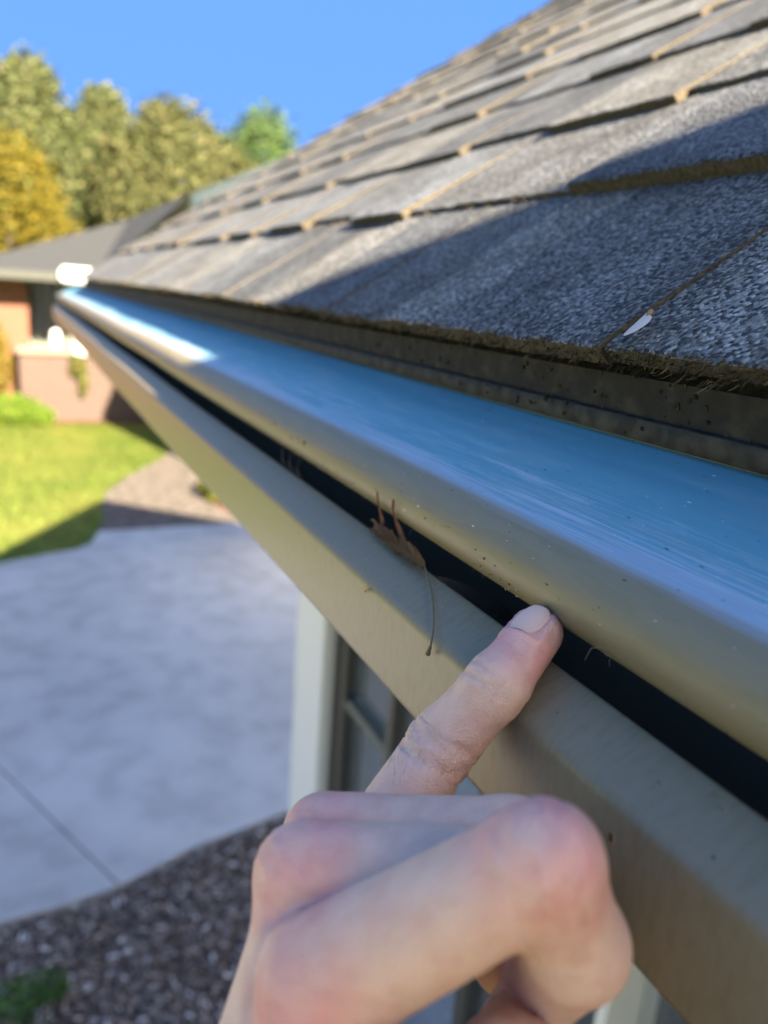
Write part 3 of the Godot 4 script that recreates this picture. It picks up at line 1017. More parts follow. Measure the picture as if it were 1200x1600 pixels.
func trees_and_shrubs() -> void:
	var olive := [Color(0.04536, 0.0588, 0.021), Color(0.0945, 0.105, 0.0399), Color(0.1344, 0.1218, 0.0546)]
	var green := [Color(0.0378, 0.0672, 0.0189), Color(0.0756, 0.1218, 0.0378), Color(0.1058, 0.1344, 0.0504)]
	var gold := [Color(0.075, 0.062, 0.008), Color(0.15, 0.112, 0.011), Color(0.066, 0.077, 0.0126)]
	var g := "trees behind the far house"
	tree("broad_tree", "golden yellow autumn tree just behind the far roof", g, Vector3(0.1, 0, -26), [[Vector3(0, 4.3, 0), Vector3(1.5, 2.1, 1.5)], [Vector3(1.1, 3.1, 0.4), Vector3(0.95, 1.3, 1.1)], [Vector3(-1.6, 3.2, 0), Vector3(1.2, 1.7, 1.2)], [Vector3(0.5, 5.0, 0), Vector3(0.8, 1.0, 0.9)]], 15300, 0.080, gold, 101)
	tree("broad_tree", "tall loose olive-green tree rising behind the golden tree", g, Vector3(0.7, 0, -34), [[Vector3(0, 6.6, 0), Vector3(1.5, 2.9, 1.5)], [Vector3(0.3, 9.0, 0), Vector3(1.1, 1.2, 1.0)], [Vector3(-1.5, 6.4, 0), Vector3(1.5, 2.2, 1.4)], [Vector3(1.4, 6.0, 0.3), Vector3(1.5, 2.6, 1.3)]], 25500, 0.120, olive, 202)
	tree("broad_tree", "olive-green tree with a sparse top beside the roundest tree", g, Vector3(3.4, 0, -34), [[Vector3(0, 6.2, 0), Vector3(1.5, 2.6, 1.4)], [Vector3(0.2, 8.6, 0), Vector3(0.9, 1.0, 0.9)], [Vector3(-1.2, 6.0, 0), Vector3(1.3, 2.4, 1.3)], [Vector3(1.2, 5.6, 0), Vector3(1.6, 2.6, 1.3)]], 24225, 0.120, olive, 303)
	tree("broad_tree", "widest round olive-brown tree of the row", g, Vector3(6.1, 0, -32), [[Vector3(0, 6.0, 0), Vector3(1.9, 2.9, 1.8)], [Vector3(-0.6, 7.8, 0), Vector3(1.0, 1.3, 1.0)], [Vector3(1.6, 5.6, 0), Vector3(1.5, 2.3, 1.3)], [Vector3(-1.7, 5.5, 0), Vector3(1.5, 2.4, 1.3)]], 30600, 0.112, [Color(0.045, 0.052, 0.019), Color(0.0945, 0.099, 0.036), Color(0.135, 0.113, 0.05)], 404)
	tree("broad_tree", "fresh green rounded tree beside the near roof", g, Vector3(9.9, 0, -34), [[Vector3(0, 7.4, 0), Vector3(1.5, 2.4, 1.5)], [Vector3(-1.7, 6.7, 0), Vector3(1.2, 1.8, 1.2)], [Vector3(1.2, 6.4, 0), Vector3(1.2, 1.7, 1.2)]], 15300, 0.104, green, 505)
	tree("broad_tree", "low dark evergreen filling the gap between the trunks", g, Vector3(3.8, 0, -38), [[Vector3(0, 3.8, 0), Vector3(3.2, 2.6, 1.4)], [Vector3(3.6, 3.9, 0), Vector3(2.8, 2.6, 1.4)], [Vector3(-3.4, 3.6, 0), Vector3(2.5, 2.4, 1.4)]], 15300, 0.112, [Color(0.0198, 0.03, 0.014), Color(0.045, 0.06, 0.025), Color(0.063, 0.075, 0.03)], 606)
	var t := thing("shrub", "bright green clipped shrub in front of the brick base", "shrub", Vector3(-0.05, 0, -15.25))
	put("foliage", crown([[Vector3(0, 0.25, 0), Vector3(0.5, 0.28, 0.32)], [Vector3(0.42, 0.15, 0.05), Vector3(0.3, 0.2, 0.25)]], 3500, 0.035, [Color(0.06, 0.11, 0.01), Color(0.12, 0.18, 0.02), Color(0.15, 0.18, 0.03)], 707), M.leaves, t)
	t = thing("shrub", "yellowish bush beside the orange wall", "shrub", Vector3(-0.35, 0, -15.7))
	put("foliage", crown([[Vector3(0, 1.35, 0), Vector3(0.32, 0.4, 0.3)], [Vector3(0.1, 0.9, 0), Vector3(0.25, 0.4, 0.3)]], 2200, 0.04, [Color(0.11, 0.08, 0.015), Color(0.18, 0.135, 0.025), Color(0.15, 0.06, 0.02)], 717), M.leaves, t)
	t = thing("climbing_plant", "small green climber growing over the brick base", "plant", Vector3(1.1, 0, -15.5))
	put("foliage", crown([[Vector3(0, 1.05, 0), Vector3(0.16, 0.22, 0.1)], [Vector3(0.08, 0.75, 0), Vector3(0.09, 0.3, 0.08)]], 700, 0.035, [Color(0.06, 0.075, 0.015), Color(0.125, 0.13, 0.03), Color(0.15, 0.1, 0.04)], 727), M.leaves, t)
	t = thing("low_plant", "yellow-green low plant in the bed beside the path", "plant", Vector3(2.42, 0, -9.7))
	put("foliage", crown([[Vector3(0, 0.12, 0), Vector3(0.3, 0.18, 0.5)]], 1800, 0.03, [Color(0.08, 0.095, 0.01), Color(0.15, 0.15, 0.02), Color(0.165, 0.125, 0.03)], 737), M.leaves, t)
	t = thing("weed", "small green weed growing in the dark mulch", "plant", Vector3(-0.10, -0.02, -2.60))
	put("foliage", crown([[Vector3(0, 0.05, 0), Vector3(0.13, 0.07, 0.10)], [Vector3(0.10, 0.04, -0.03), Vector3(0.08, 0.05, 0.07)]], 420, 0.016, [Color(0.04, 0.10, 0.02), Color(0.10, 0.19, 0.05), Color(0.15, 0.2, 0.07)], 747), M.leaves, t)

# ------------------------------------------------------------------ gutter with its reverse-curve guard
const G_END := -2.42
func gutter() -> void:
	var t := thing("rain_gutter", "long taupe metal rain gutter with rolled blue-grey guard along the shingle eave", "gutter")
	var line := fillet([E2(0.1262, 0.0935), E2(0.1238, 0.0885), E2(0.1080, 0.0965), E2(0.1080, 0.1268), E2(0.1220, 0.1395), E2(0.1370, 0.1500), E2(0.1500, 0.1600), E2(0.1735, 0.1600), E2(0.1735, 0.0520)], [0, 0.0015, 0.0045, 0.0035, 0.020, 0.020, 0.006, 0.003, 0])
	var wn := fnl(FastNoiseLite.TYPE_SIMPLEX_SMOOTH, 1.4, 5, 2)
	var b := MB.new()
	b.sweep(sheet(line, 0.0006), zrange(4.0, G_END, 0.06), wn)
	put("trough", b.mesh(), M.gutter_paint, t)
	# years of black silt inside
	var silt := []
	for q in line.slice(14):
		silt.append(q)
	var inner := sheet(silt, 0.003)
	for k in silt.size():
		var d0: Vector2 = (silt[mini(k + 1, silt.size() - 1)] - silt[maxi(k - 1, 0)]).normalized()
		inner[k] = silt[k] + Vector2(-d0.y, d0.x) * 0.0015
	b = MB.new()
	b.sweep(inner, zrange(4.0, G_END + 0.002, 0.2), wn)
	put("silt", b.mesh(), M.silt, t).set_meta("label", "brown silt lining the inside of the gutter")
	# guard: straight blade along the roof slope, rolled nose, return into the gutter
	var c := E2(0.1325, 0.0708)
	var rr := 0.0108
	var gp := [E2(0.1763, 0.0373)]
	for k in 25:
		var a := deg_to_rad(112.0 + k * (172.0 / 24.0))
		gp.append(c + Vector2(cos(a), sin(a)) * rr)
	var blade := [gp[0]]
	for k in range(1, 8):
		blade.append(gp[0].lerp(gp[1], k / 8.0))
	for k in range(1, gp.size()):
		blade.append(gp[k])
	b = MB.new()
	b.sweep(sheet(blade, 0.0007), zrange(4.0, G_END - 0.03, 0.05), wn)
	put("guard", b.mesh(), M.guard_paint, t).set_meta("label", "blue-grey sheet guard rolled over the gutter mouth, scratched along its nose")
	b = MB.new()
	b.sweep(sheet([gp[-1], E2(0.1400, 0.0800), E2(0.1480, 0.0750), E2(0.1600, 0.0700)], 0.0007), zrange(4.0, G_END - 0.03, 0.3), wn)
	put("guard_return", b.mesh(), M.silt, t)
	var r := RandomNumberGenerator.new()
	r.seed = 66
	b = MB.new()
	for k in 520:
		var z := -0.05 - pow(r.randf(), 1.3) * 0.9
		var on_lip := r.randf() < 0.25
		var q: Vector2
		var nn: Vector2
		if on_lip:
			q = E2(0.1238, 0.0885).lerp(E2(0.1080, 0.0965), r.randf_range(0.1, 0.9))
			nn = Vector2(-0.45, 0.89)
		else:
			var a := deg_to_rad(lerpf(150.0, 265.0, pow(r.randf(), 0.7)))
			nn = Vector2(cos(a), sin(a))
			q = c + nn * rr
		var sz := r.randf_range(0.00012, 0.00036) * (2.0 if r.randf() < 0.08 else 1.0)
		b.col = [Color(0.16, 0.11, 0.05), Color(0.07, 0.05, 0.03), Color(0.40, 0.34, 0.22)][r.randi() % 3]
		var o := Vector3(q.x, q.y, z)
		if r.randf() < 0.3:
			var d := Vector3(nn.x + r.randf_range(-0.5, 0.5), nn.y + r.randf_range(-0.5, 0.5), r.randf_range(-1, 1)).normalized()
			b.tube([o, o + d * sz * 4.0, o + (d + Vector3(0, -0.4, 0.3)).normalized() * sz * 8.0], [0.00007, 0.00006, 0.00003], 3)
		else:
			var pts := []
			for y in [-1, 1]:
				for w in [[-1, -1], [1, -1], [1, 1], [-1, 1]]:
					pts.append(o + Vector3(w[0] * r.randf_range(0.3, 1), y * r.randf_range(0.3, 1), w[1] * r.randf_range(0.3, 1.3)) * sz)
			b.hexa(pts)
	put("grit", b.mesh(), M.moss, t).set_meta("kind", "stuff")
	b = MB.new()
	var cap := PackedVector2Array()
	for q in line.slice(1):
		cap.append(q)
	b.sweep(cap, [G_END + 0.0006, G_END - 0.0018])
	put("end_cap", b.mesh(), M.gutter_paint, t)

# ------------------------------------------------------------------ litter
func ribbon(b: MB, pts: Array, half: Array, side: Vector3) -> void:
	var last := []
	for i in pts.size():
		var d: Vector3 = (pts[mini(i + 1, pts.size() - 1)] - pts[maxi(i - 1, 0)]).normalized()
		var s := (side - d * side.dot(d)).normalized()
		var nn := d.cross(s).normalized()
		if nn.dot(Vector3(-0.6, 0.6, 0.5)) < 0:
			nn = -nn
		var cup: Vector3 = nn * half[i] * 0.35
		var row := [b.vert(pts[i] - s * half[i] + cup, (nn + s * 0.5).normalized()), b.vert(pts[i], nn), b.vert(pts[i] + s * half[i] + cup, (nn - s * 0.5).normalized())]
		if i > 0:
			b.quad_i(last[0], row[0], row[1], last[1])
			b.quad_i(last[1], row[1], row[2], last[2])
		last = row

func curve(ctrl: Array, n: int) -> Array:
	var out := []
	var k := ctrl.size() - 1
	for i in n + 1:
		var t := float(i) / n * k
		var j := mini(int(t), k - 1)
		var f := t - j
		out.append(ctrl[j].cubic_interpolate(ctrl[j + 1], ctrl[maxi(j - 1, 0)], ctrl[mini(j + 2, k)], f))
	return out

func small_things() -> void:
	var r := RandomNumberGenerator.new()
	r.seed = 55
	# dry leaf caught in the slot
	var t := thing("dry_leaf", "curled brown dry leaf with long stalk caught in the gutter slot", "leaf", Vector3(0.1215, 2.6115, -0.2125))
	var o := t.position
	var b := MB.new()
	var body := curve([Vector3(0.1212, 2.6138, -0.2117), Vector3(0.1216, 2.6150, -0.2217), Vector3(0.1220, 2.6143, -0.2350), Vector3(0.1222, 2.6135, -0.2473), Vector3(0.1216, 2.6126, -0.2577)], 22)
	var wd := []
	for i in 23:
		body[i] -= o
		var f := i / 22.0
		wd.append((0.0004 + 0.0020 * pow(sin(PI * pow(f, 0.7)), 0.9)) * (1.0 + 0.18 * r.randf_range(-1, 1)))
	b.col = Color(0.12, 0.06, 0.022)
	ribbon(b, body, wd, Vector3(0.55, 0.8, 0.1))
	put("blade", b.mesh(), M.dry_leaf, t)
	for k in 9:   # torn fibres along the blade
		b = MB.new()
		b.col = Color(0.17, 0.09, 0.04).lerp(Color(0.07, 0.035, 0.02), r.randf())
		var i0 := r.randi_range(2, 15)
		var p0: Vector3 = body[i0]
		var p3: Vector3 = body[mini(i0 + r.randi_range(4, 7), 22)] + Vector3(r.randf_range(-0.0015, 0.002), r.randf_range(0.0, 0.004), r.randf_range(-0.002, 0.002))
		ribbon(b, curve([p0, p0.lerp(p3, 0.35) + Vector3(-0.0008, 0.0018, 0), p0.lerp(p3, 0.7) + Vector3(-0.0006, r.randf_range(0.001, 0.003), 0), p3], 9), [0.0003, 0.0006, 0.0008, 0.0007, 0.0006, 0.0006, 0.0005, 0.0004, 0.0003, 0.0001], Vector3(0.4, 0.7, 0.5))
		put("fibre", b.mesh(), M.dry_leaf, t)
	for pr in [[Vector3(0.1225, 2.6118, -0.2329), Vector3(0.1225, 2.6142, -0.2436), Vector3(0.1222, 2.6201, -0.2490), Vector3(0.1205, 2.6258, -0.2492), Vector3(0.1195, 2.6302, -0.2488)], [Vector3(0.1220, 2.6134, -0.2172), Vector3(0.1230, 2.6156, -0.2284), Vector3(0.1228, 2.6208, -0.2366), Vector3(0.1212, 2.6258, -0.2379), Vector3(0.1200, 2.6307, -0.2358)]]:
		b = MB.new()
		b.col = Color(0.16, 0.07, 0.035)
		var q := curve(pr, 18)
		var hw := []
		for i in 19:
			q[i] -= o
			hw.append(lerpf(0.0017, 0.00045, pow(i / 18.0, 0.7)) * (1.0 + 0.3 * r.randf_range(-1, 1)))
		ribbon(b, q, hw, Vector3(0.2, 0.3, 0.9))
		put("lobe", b.mesh(), M.dry_leaf, t)
	b = MB.new()
	b.col = Color(0.16, 0.13, 0.085)
	var st := curve([Vector3(0.1212, 2.6136, -0.2116), Vector3(0.1172, 2.6102, -0.1990), Vector3(0.1105, 2.6073, -0.1847), Vector3(0.1066, 2.6038, -0.1782), Vector3(0.1062, 2.5992, -0.1790)], 18)
	var rad := []
	for i in 19:
		st[i] -= o
		rad.append(0.00032 if i < 14 else lerpf(0.00032, 0.00085, (i - 14) / 4.0))
	b.tube(st, rad, 6)
	put("stalk", b.mesh(), M.dry_leaf, t)
	# darker leaf further inside
	t = thing("dry_leaf", "dark shrivelled leaf lying inside the gutter slot", "leaf", Vector3(0.126, 2.609, -0.204))
	b = MB.new()
	b.col = Color(0.045, 0.028, 0.018)
	ribbon(b, curve([Vector3(-0.003, 0.003, -0.002), Vector3(0.004, 0.0005, 0.008), Vector3(0.011, -0.003, 0.015), Vector3(0.016, -0.008, 0.019)], 12), [0.0002, 0.0008, 0.0013, 0.0018, 0.002, 0.0022, 0.0019, 0.002, 0.0016, 0.0018, 0.0012, 0.0008, 0.0003], Vector3(0.2, 0.9, -0.3))
	put("blade", b.mesh(), M.dry_leaf, t)
	# twigs in the slot farther along
	for k in 3:
		t = thing("twig", ["straight dry twig lodged in the slot beyond the leaf", "short bent twig lodged beside the straight twig in the slot", "tallest curved twig standing up in the slot"][k], "twig", Vector3(0.124, 2.6125, -0.355 - k * 0.012), "twigs lodged in the slot")
		b = MB.new()
		b.col = Color(0.13, 0.09, 0.05)
		b.tube(curve([Vector3(-0.001, 0.0005, 0.012), Vector3(0.001, 0.001 + k * 0.001, 0.0), Vector3(0.006, 0.005 + 0.002 * k, -0.010), Vector3(0.010, 0.0055, -0.022 + 0.006 * k)], 8), [0.0003, 0.0004, 0.0005, 0.0004, 0.0004, 0.0004, 0.0003, 0.0003, 0.0002], 5)
		put("stem", b.mesh(), M.dry_leaf, t)
	# winged seed on the roof
	var p := deg_to_rad(PITCH)
	t = thing("winged_seed", "papery white winged seed lying in the shingle joint", "seed", roof_pt(0.0085, 0.0085, -0.1785))
	t.basis = Basis(Vector3(cos(p), sin(p), 0), Vector3(-sin(p), cos(p), 0), Vector3(0, 0, 1)) * Basis(Vector3.UP, 0.12)
	b = MB.new()
	b.col = Color(0.58, 0.50, 0.45)
	var rows := []
	for i in 13:
		var f := i / 12.0
		var hw := 0.0021 * sqrt(maxf(0.0, sin(PI * pow(f, 1.35)))) + 0.0002
		var x := lerpf(-0.0065, 0.0048, f)
		rows.append([b.vert(Vector3(x, 0.0004 + 0.0006 * f, -0.0006), Vector3(0.1, 0.97, -0.2)), b.vert(Vector3(x, 0.0009 + 0.0006 * f, hw * 0.8), Vector3(0, 1, 0)), b.vert(Vector3(x, 0.0004 + 0.0005 * f, hw * 1.7), Vector3(0, 0.95, 0.3).normalized())])
		if i > 0:
			b.quad_i(rows[i - 1][0], rows[i][0], rows[i][1], rows[i - 1][1])
			b.quad_i(rows[i - 1][1], rows[i][1], rows[i][2], rows[i - 1][2])
	put("wing", b.mesh(), M.dry_leaf, t)
	b = MB.new()
	b.col = Color(0.30, 0.18, 0.10)
	b.tube([Vector3(0.0030, 0.0012, 0.0014), Vector3(0.0042, 0.0014, 0.0014), Vector3(0.0054, 0.0013, 0.0011), Vector3(0.0066, 0.0009, 0.0005)], [0.0002, 0.0007, 0.0009, 0.0002], 10)
	put("nutlet", b.mesh(), M.dry_leaf, t)
	# husks stuck to the front of the gutter
	t = thing("seed_husk", "tiny pale seed husk stuck on the gutter below the leaf", "husk", Vector3(0.1073, 2.6008, -0.2270))
	b = MB.new()
	b.col = Color(0.55, 0.40, 0.22)
	b.tube([Vector3(0, -0.0011, -0.0008), Vector3(-0.0004, -0.0003, -0.0004), Vector3(-0.0003, 0.0005, 0.0004), Vector3(0.0001, 0.0009, 0.0012)], [0.0003, 0.0008, 0.0007, 0.0002], 8)
	put("shell", b.mesh(), M.dry_leaf, t)
	t = thing("insect_case", "small oval tan insect case on the gutter face beside the fist", "insect case", Vector3(0.1078, 2.5948, -0.0997))
	b = MB.new()
	b.col = Color(0.30, 0.20, 0.10)
	var ring := []
	var thick := []
	for k in 19:
		var a := TAU * k / 18.0
		ring.append(Vector3(-0.0002, sin(a) * 0.0014, cos(a) * 0.0009))
		thick.append(0.00033)
	b.tube(ring, thick, 6)
	put("rim", b.mesh(), M.dry_leaf, t)
	b = MB.new()
	b.col = Color(0.09, 0.06, 0.035)
	b.tube([Vector3(0.0001, -0.0013, 0), Vector3(0.0001, -0.0006, 0), Vector3(0.0001, 0.0006, 0), Vector3(0.0001, 0.0013, 0)], [0.0003, 0.0007, 0.0007, 0.0003], 8)
	put("core", b.mesh(), M.dry_leaf, t)

# ------------------------------------------------------------------ the pointing hand
var J := {
	"pT": [Vector3(0.1197, -0.0815, -0.1474), 0.0068], "pD": [Vector3(0.1037, -0.0907, -0.1405), 0.0077], "pP": [Vector3(0.0932, -0.1086, -0.1459), 0.0087], "pM": [Vector3(0.0741, -0.1306, -0.1415), 0.0100],
	"rM": [Vector3(0.0574, -0.1172, -0.1342), 0.0096], "rP": [Vector3(0.0886, -0.1076, -0.1079), 0.0090], "rD": [Vector3(0.1009, -0.1306, -0.1085), 0.0082], "rT": [Vector3(0.0964, -0.1452, -0.1224), 0.0072],
	"mM": [Vector3(0.0470, -0.1115, -0.1191), 0.0102], "mP": [Vector3(0.0836, -0.1019, -0.0913), 0.0094], "mD": [Vector3(0.0947, -0.1230, -0.0943), 0.0086], "mT": [Vector3(0.0926, -0.1409, -0.1094), 0.0076],
	"iM": [Vector3(0.0439, -0.1170, -0.0992), 0.0118], "iP": [Vector3(0.0720, -0.0843, -0.0794), 0.0089], "iD": [Vector3(0.0812, -0.1038, -0.0791), 0.0087], "iT": [Vector3(0.0867, -0.1278, -0.0910), 0.0078],
	"cI": [Vector3(0.0315, -0.1660, -0.0650), 0.0165], "cP": [Vector3(0.0352, -0.1861, -0.1097), 0.0165],
	"cM": [Vector3(0.0319, -0.1627, -0.0955), 0.0150], "tC": [Vector3(0.0432, -0.1370, -0.0736), 0.0125], "tM": [Vector3(0.0537, -0.1227, -0.0706), 0.0110], "tI": [Vector3(0.0695, -0.1272, -0.0776), 0.0093], "tT": [Vector3(0.0841, -0.1333, -0.0905), 0.0078],
	"f0": [Vector3(0.0220, -0.2100, -0.0700), 0.0260], "f1": [Vector3(0.002, -0.28, -0.050), 0.031], "f2": [Vector3(-0.055, -0.43, -0.012), 0.040],
}
var bones := []     # [a, b, ra, rb, group]
func bone(a: String, b: String, grp: int) -> void:
	bones.append([J[a][0], J[b][0], J[a][1], J[b][1], grp])

func smin(a: float, b: float, k: float) -> float:
	var h := maxf(k - absf(a - b), 0.0) / k
	return minf(a, b) - h * h * k * 0.25

func field(p: Vector3, use: Array) -> float:
	var d := [1e3, 1e3, 1e3, 1e3, 1e3, 1e3]
	for bn in use:
		var a: Vector3 = bn[0]
		var ab: Vector3 = bn[1] - a
		var h := clampf((p - a).dot(ab) / ab.length_squared(), 0.0, 1.0)
		var e: float = (p - a - ab * h).length() - lerpf(bn[2], bn[3], h)
		var g: int = bn[4]
		d[g] = smin(d[g], e, 0.009 if g == 0 else 0.0035)
	var fing := 1e3
	for g in range(1, 6):
		fing = smin(fing, d[g], 0.0007)
	return smin(d[0], fing, 0.0048)

const DORSAL := Vector3(-0.86, 0.42, 0.28)
const NAIL_UP := Vector3(-0.775, 0.575, 0.22)
func bones_near(p: Vector3, reach: float, some: Array) -> Array:
	var out := []
	for bn in some:
		var a: Vector3 = bn[0]
		var ab: Vector3 = bn[1] - a
		var q := clampf((p - a).dot(ab) / ab.length_squared(), 0.0, 1.0)
		if (p - a - ab * q).length() - lerpf(bn[2], bn[3], q) < reach:
			out.append(bn)
	return out

func person() -> void:
	var who := thing("person", "bare left hand and forearm, little finger pressed into the gutter slot, others curled", "person", EYE + Vector3(-0.055, -0.43, -0.012))
	for k in [["q", "P", "pM", "cP"], ["q", "R", "rM", "cM"], ["q", "M", "mM", "cM"], ["q", "I", "iM", "cI"]]:   # metacarpals end below the knuckles
		J[k[0] + k[1]] = [J[k[2]][0].lerp(J[k[3]][0], 0.18), J[k[2]][1] * 0.86]
	for g in [["pM", "pP", 1], ["pP", "pD", 1], ["pD", "pT", 1], ["rM", "rP", 2], ["rP", "rD", 2], ["rD", "rT", 2], ["mM", "mP", 3], ["mP", "mD", 3], ["mD", "mT", 3], ["iM", "iP", 4], ["iP", "iD", 4], ["iD", "iT", 4], ["tC", "tM", 5], ["tM", "tI", 5], ["tI", "tT", 5], ["cP", "qP", 0], ["cM", "qR", 0], ["cM", "qM", 0], ["cM", "cI", 0], ["cM", "cP", 0], ["cI", "qI", 0], ["cI", "tC", 0], ["cI", "cP", 0], ["cP", "f0", 0], ["cI", "f0", 0], ["f0", "f1", 0]]:
		bone(g[0], g[1], g[2])
	var h := 0.0010
	var blk := 4
	var bs := h * blk
	var big := 4
	var bbs := bs * big
	var lo := Vector3(-0.045, -0.325, -0.17)
	var hi := Vector3(0.135, -0.06, -0.005)
	var vid := {}
	var verts := PackedVector3Array()
	var edges := []
	var nx := int((hi.x - lo.x) / bbs) + 1
	var ny := int((hi.y - lo.y) / bbs) + 1
	var nz := int((hi.z - lo.z) / bbs) + 1
	var gx := nx * blk * big + 2
	var gy := ny * blk * big + 2
	var n1 := blk + 1
	var val := PackedFloat32Array()
	val.resize(n1 * n1 * n1)
	var todo := []
	var close := []
	for ox in nx:
		for oy in ny:
			for oz in nz:
				var mid0 := lo + (Vector3(ox, oy, oz) + Vector3.ONE * 0.5) * bbs
				var some := bones_near(mid0, bbs * 0.87 + 0.010, bones)
				if some.is_empty() or absf(field(mid0, some)) > bbs * 0.9 + 0.002:
					continue
				for ix in big:
					for iy in big:
						for iz in big:
							todo.append([Vector3i(ox * big + ix, oy * big + iy, oz * big + iz), some])
	for job in todo:
				var bx: int = job[0].x
				var by: int = job[0].y
				var bz: int = job[0].z
				var org := lo + Vector3(bx, by, bz) * bs
				var mid := org + Vector3.ONE * bs * 0.5
				var use := bones_near(mid, bs * 0.87 + 0.010, job[1])
				if use.is_empty() or absf(field(mid, use)) > bs * 0.9 + 0.001:
					continue
				var k := 0
				for x in n1:
					for y in n1:
						for z in n1:
							val[k] = field(org + Vector3(x, y, z) * h, use)
							k += 1
				for x in blk:
					for y in blk:
						for z in blk:
							var s := 0
							var cs := []
							for c in 8:
								var vv := val[((x + (c & 1)) * n1 + y + ((c >> 1) & 1)) * n1 + z + (c >> 2)]
								cs.append(vv)
								if vv < 0:
									s += 1
							if s == 0 or s == 8:
								continue
							var sum := Vector3.ZERO
							var cnt := 0
							for ed in [[0, 1], [2, 3], [4, 5], [6, 7], [0, 2], [1, 3], [4, 6], [5, 7], [0, 4], [1, 5], [2, 6], [3, 7]]:
								var va: float = cs[ed[0]]
								var vb: float = cs[ed[1]]
								if (va < 0) != (vb < 0):
									var f := va / (va - vb)
									var pa := Vector3(ed[0] & 1, (ed[0] >> 1) & 1, ed[0] >> 2)
									var pb := Vector3(ed[1] & 1, (ed[1] >> 1) & 1, ed[1] >> 2)
									sum += pa.lerp(pb, f)
									cnt += 1
							var cx := bx * blk + x
							var cy := by * blk + y
							var cz := bz * blk + z
							vid[(cz * gy + cy) * gx + cx] = verts.size()
							close.append(use)
							verts.append(org + (Vector3(x, y, z) + sum / cnt) * h)
							for ax in 3:
								var c2: int = [1, 2, 4][ax]
								if (cs[0] < 0) != (cs[c2] < 0):
									edges.append([cx, cy, cz, ax, cs[0] < 0])
	var b := MB.new()
	var mott := fnl(FastNoiseLite.TYPE_SIMPLEX_SMOOTH, 70.0, 91, 3)
	var knuckles := [["iM", 1.0, 0.017], ["iP", 0.9, 0.013], ["mM", 1.0, 0.016], ["mP", 0.8, 0.013], ["rM", 0.9, 0.015], ["pT", 1.0, 0.019], ["pM", 0.5, 0.012], ["tC", 0.3, 0.02]]
	var base := EYE - who.position
	for vi in verts.size():
		var p := verts[vi]
		var use: Array = close[vi]
		var e := 0.0006
		var nn := Vector3.ZERO
		for k in [Vector3(1, -1, -1), Vector3(-1, -1, 1), Vector3(-1, 1, -1), Vector3(1, 1, 1)]:
			nn += k * skin_field(p + k * e, use)
		nn = nn.normalized()
		var off := creases(p)
		var red := 0.0
		for kn in knuckles:
			var dd: float = p.distance_to(J[kn[0]][0]) / kn[2]
			red = maxf(red, kn[1] * smoothstep(1.25, 0.65, dd))
		var mo := mott.get_noise_3d(p.x, p.y, p.z)
		red = clampf(red * (0.8 + 0.5 * mo) + maxf(0.0, mo - 0.15) * 0.3, 0, 1)
		var c := Vector3(0.76, 0.475, 0.345).lerp(Vector3(0.77, 0.345, 0.28), red)
		c = c.lerp(Vector3(0.77, 0.52, 0.40), clampf(-mo * 0.5, 0, 0.4))
		b.col = Color(c.x, c.y, c.z)
		b.vert(base + p - nn * off, nn)
	for ed in edges:
		var cx: int = ed[0]
		var cy: int = ed[1]
		var cz: int = ed[2]
		var q := []
		var ok := true
		for o in [[0, 0], [1, 0], [1, 1], [0, 1]]:
			var key: int
			if ed[3] == 0:
				key = ((cz - o[1]) * gy + cy - o[0]) * gx + cx
			elif ed[3] == 1:
				key = ((cz - o[1]) * gy + cy) * gx + cx - o[0]
			else:
				key = (cz * gy + cy - o[1]) * gx + cx - o[0]
			if not vid.has(key):
				ok = false
				break
			q.append(vid[key])
		if ok:
			b.quad_i(q[0], q[1], q[2], q[3])
	put("body", b.mesh(), M.skin, who).set_meta("label", "pinkish bare skin of fist and forearm")
	# nail on the little finger
	var tip: Vector3 = J.pT[0]
	var ax: Vector3 = (tip - J.pD[0]).normalized()
	var up := NAIL_UP
	up = (up - ax * up.dot(ax)).normalized()
	var side: Vector3 = ax.cross(up)
	var nb := MB.new()
	var rows := []
	for i in 11:
		var f := i / 10.0
		var along := lerpf(-0.0058, 0.0042, f)
		var row := []
		var wide := deg_to_rad(42.0) * (1.0 - 0.35 * pow(absf(f * 2 - 1), 4.0)) * (0.86 + 0.14 * f)
		for k in 11:
			var a := lerpf(-wide, wide, k / 10.0)
			var rad: float = J.pT[1] + 0.00035 + 0.0004 * (1.0 - f) - 0.0011 * pow(f, 3.0) - 0.0006 * pow(absf(k / 5.0 - 1.0), 4.0)
			if i == 0:
				rad -= 0.0007
			var dir: Vector3 = up * cos(a) + side * sin(a)
			row.append(nb.vert(base + tip + ax * along + dir * rad, (dir + ax * 0.25 * pow(f, 3.0)).normalized(), Vector2(k / 10.0, f)))
		rows.append(row)
		if i > 0:
			for k in 10:
				nb.quad_i(rows[i - 1][k], rows[i - 1][k + 1], row[k + 1], row[k])
	put("fingernail", nb.mesh(), M.nail, who)
	var line := []
	var thin := []
	for k in 11:
		line.append(nb.v[rows[10][k]])
		thin.append(0.00016)
	var eb := MB.new()
	eb.tube(line, thin, 5)
	put("nail_edge", eb.mesh(), M.nail_dirt, who).set_meta("label", "dark line of dirt under the nail edge")
	# sleeve of the arm, below the picture
	var sl := MB.new()
	sl.tube([base + Vector3(0.008, -0.268, -0.053), base + Vector3(0.004, -0.272, -0.052), base + Vector3(-0.02, -0.33, -0.035), base + Vector3(-0.055, -0.43, -0.012), base + Vector3(-0.075, -0.50, 0.004)], [0.036, 0.041, 0.045, 0.050, 0.054], 28)
	put("sleeve", sl.mesh(), M.cloth, who)
	# fine hairs on the back of the little finger and hand
	var hb := MB.new()
	var r := RandomNumberGenerator.new()
	r.seed = 3
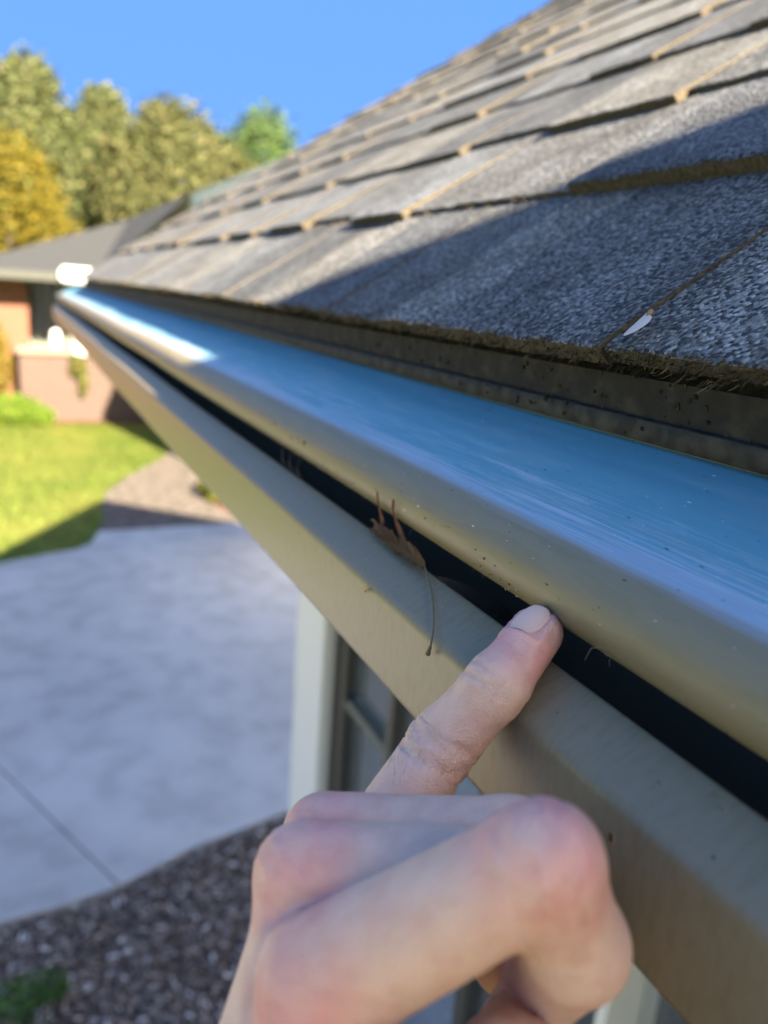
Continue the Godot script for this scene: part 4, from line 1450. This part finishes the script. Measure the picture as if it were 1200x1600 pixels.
	for k in 46:
		var f := r.randf_range(0.05, 0.6)
		var c0: Vector3 = J.pP[0].lerp(J.pM[0], f)
		var rad := lerpf(J.pP[1], J.pM[1], f)
		var dirs := (up + Vector3(r.randf_range(-0.5, 0.5), r.randf_range(-0.2, 0.5), r.randf_range(-0.5, 0.5))).normalized()
		var p0 := base + c0 + dirs * rad * 0.97
		var lean: Vector3 = (ax * 0.9 + dirs * 0.7 + Vector3(r.randf_range(-0.3, 0.3), 0, r.randf_range(-0.3, 0.3))).normalized()
		var ln := r.randf_range(0.0025, 0.005)
		hb.tube([p0, p0 + lean * ln * 0.5 + dirs * 0.0004, p0 + lean * ln], [0.00004, 0.000035, 0.00001], 3)
	put("hair", hb.mesh(), M.hair, who).set_meta("kind", "stuff")

# creases, knuckle wrinkles and tendons on top of the smooth body
func skin_field(p: Vector3, use: Array) -> float:
	return field(p, use) + creases(p)

func creases(p: Vector3) -> float:
	var w := 0.0
	# [joint, before, after, depth, width, places along the finger]
	for j in [["pP", "pM", "pD", 0.00075, 0.0008, [-0.0046, -0.0022, 0.0006, 0.0032]], ["pD", "pP", "pT", 0.0006, 0.00075, [-0.0018, 0.0008]], ["iP", "iM", "iD", 0.00035, 0.0010, [-0.005, -0.002, 0.001, 0.004]], ["mM", "cM", "mP", 0.00025, 0.0012, [-0.004, 0.0, 0.004]]]:
		var c: Vector3 = J[j[0]][0]
		var off := p - c
		if off.length_squared() > 0.0003:
			continue
		var ax: Vector3 = (J[j[2]][0] - J[j[1]][0]).normalized()
		var s := off.dot(ax)
		var jit := 0.0007 * sin(off.x * 1100.0 + off.y * 800.0) + 0.0004 * sin(off.z * 1500.0 + off.y * 1900.0)
		for q in j[5]:
			var x: float = (s - q + jit) / j[4]
			w += j[3] * exp(-x * x)
	for q in [["iM", "cI"], ["mM", "cM"], ["rM", "cM"]]:   # tendons on the back of the hand
		var a: Vector3 = J[q[0]][0]
		var ab: Vector3 = J[q[1]][0] - a
		var h := (p - a).dot(ab) / ab.length_squared()
		if h > 0.05 and h < 0.8:
			var out := p - a - ab * h
			var side: Vector3 = out - DORSAL * out.dot(DORSAL)
			var x := side.length() / 0.0022
			if out.dot(DORSAL) > 0.0:
				w -= 0.0006 * exp(-x * x) * smoothstep(0.05, 0.2, h) * smoothstep(0.8, 0.6, h)
	# the fold of skin round the nail
	var tip: Vector3 = J.pT[0]
	var o := p - tip
	if o.length_squared() < 0.00016:
		var ax: Vector3 = (tip - J.pD[0]).normalized()
		var up: Vector3 = NAIL_UP
		up = (up - ax * up.dot(ax)).normalized()
		var a := atan2(o.dot(ax.cross(up)), o.dot(up)) / deg_to_rad(42.0)
		var f := (o.dot(ax) + 0.0008) / 0.0052
		var q := maxf(absf(a), absf(f)) if f < 0.9 else absf(a)
		w += 0.0005 * smoothstep(1.08, 0.92, q) - 0.0004 * exp(-pow((q - 1.22) / 0.16, 2.0)) * smoothstep(1.3, 0.6, f)
	return w
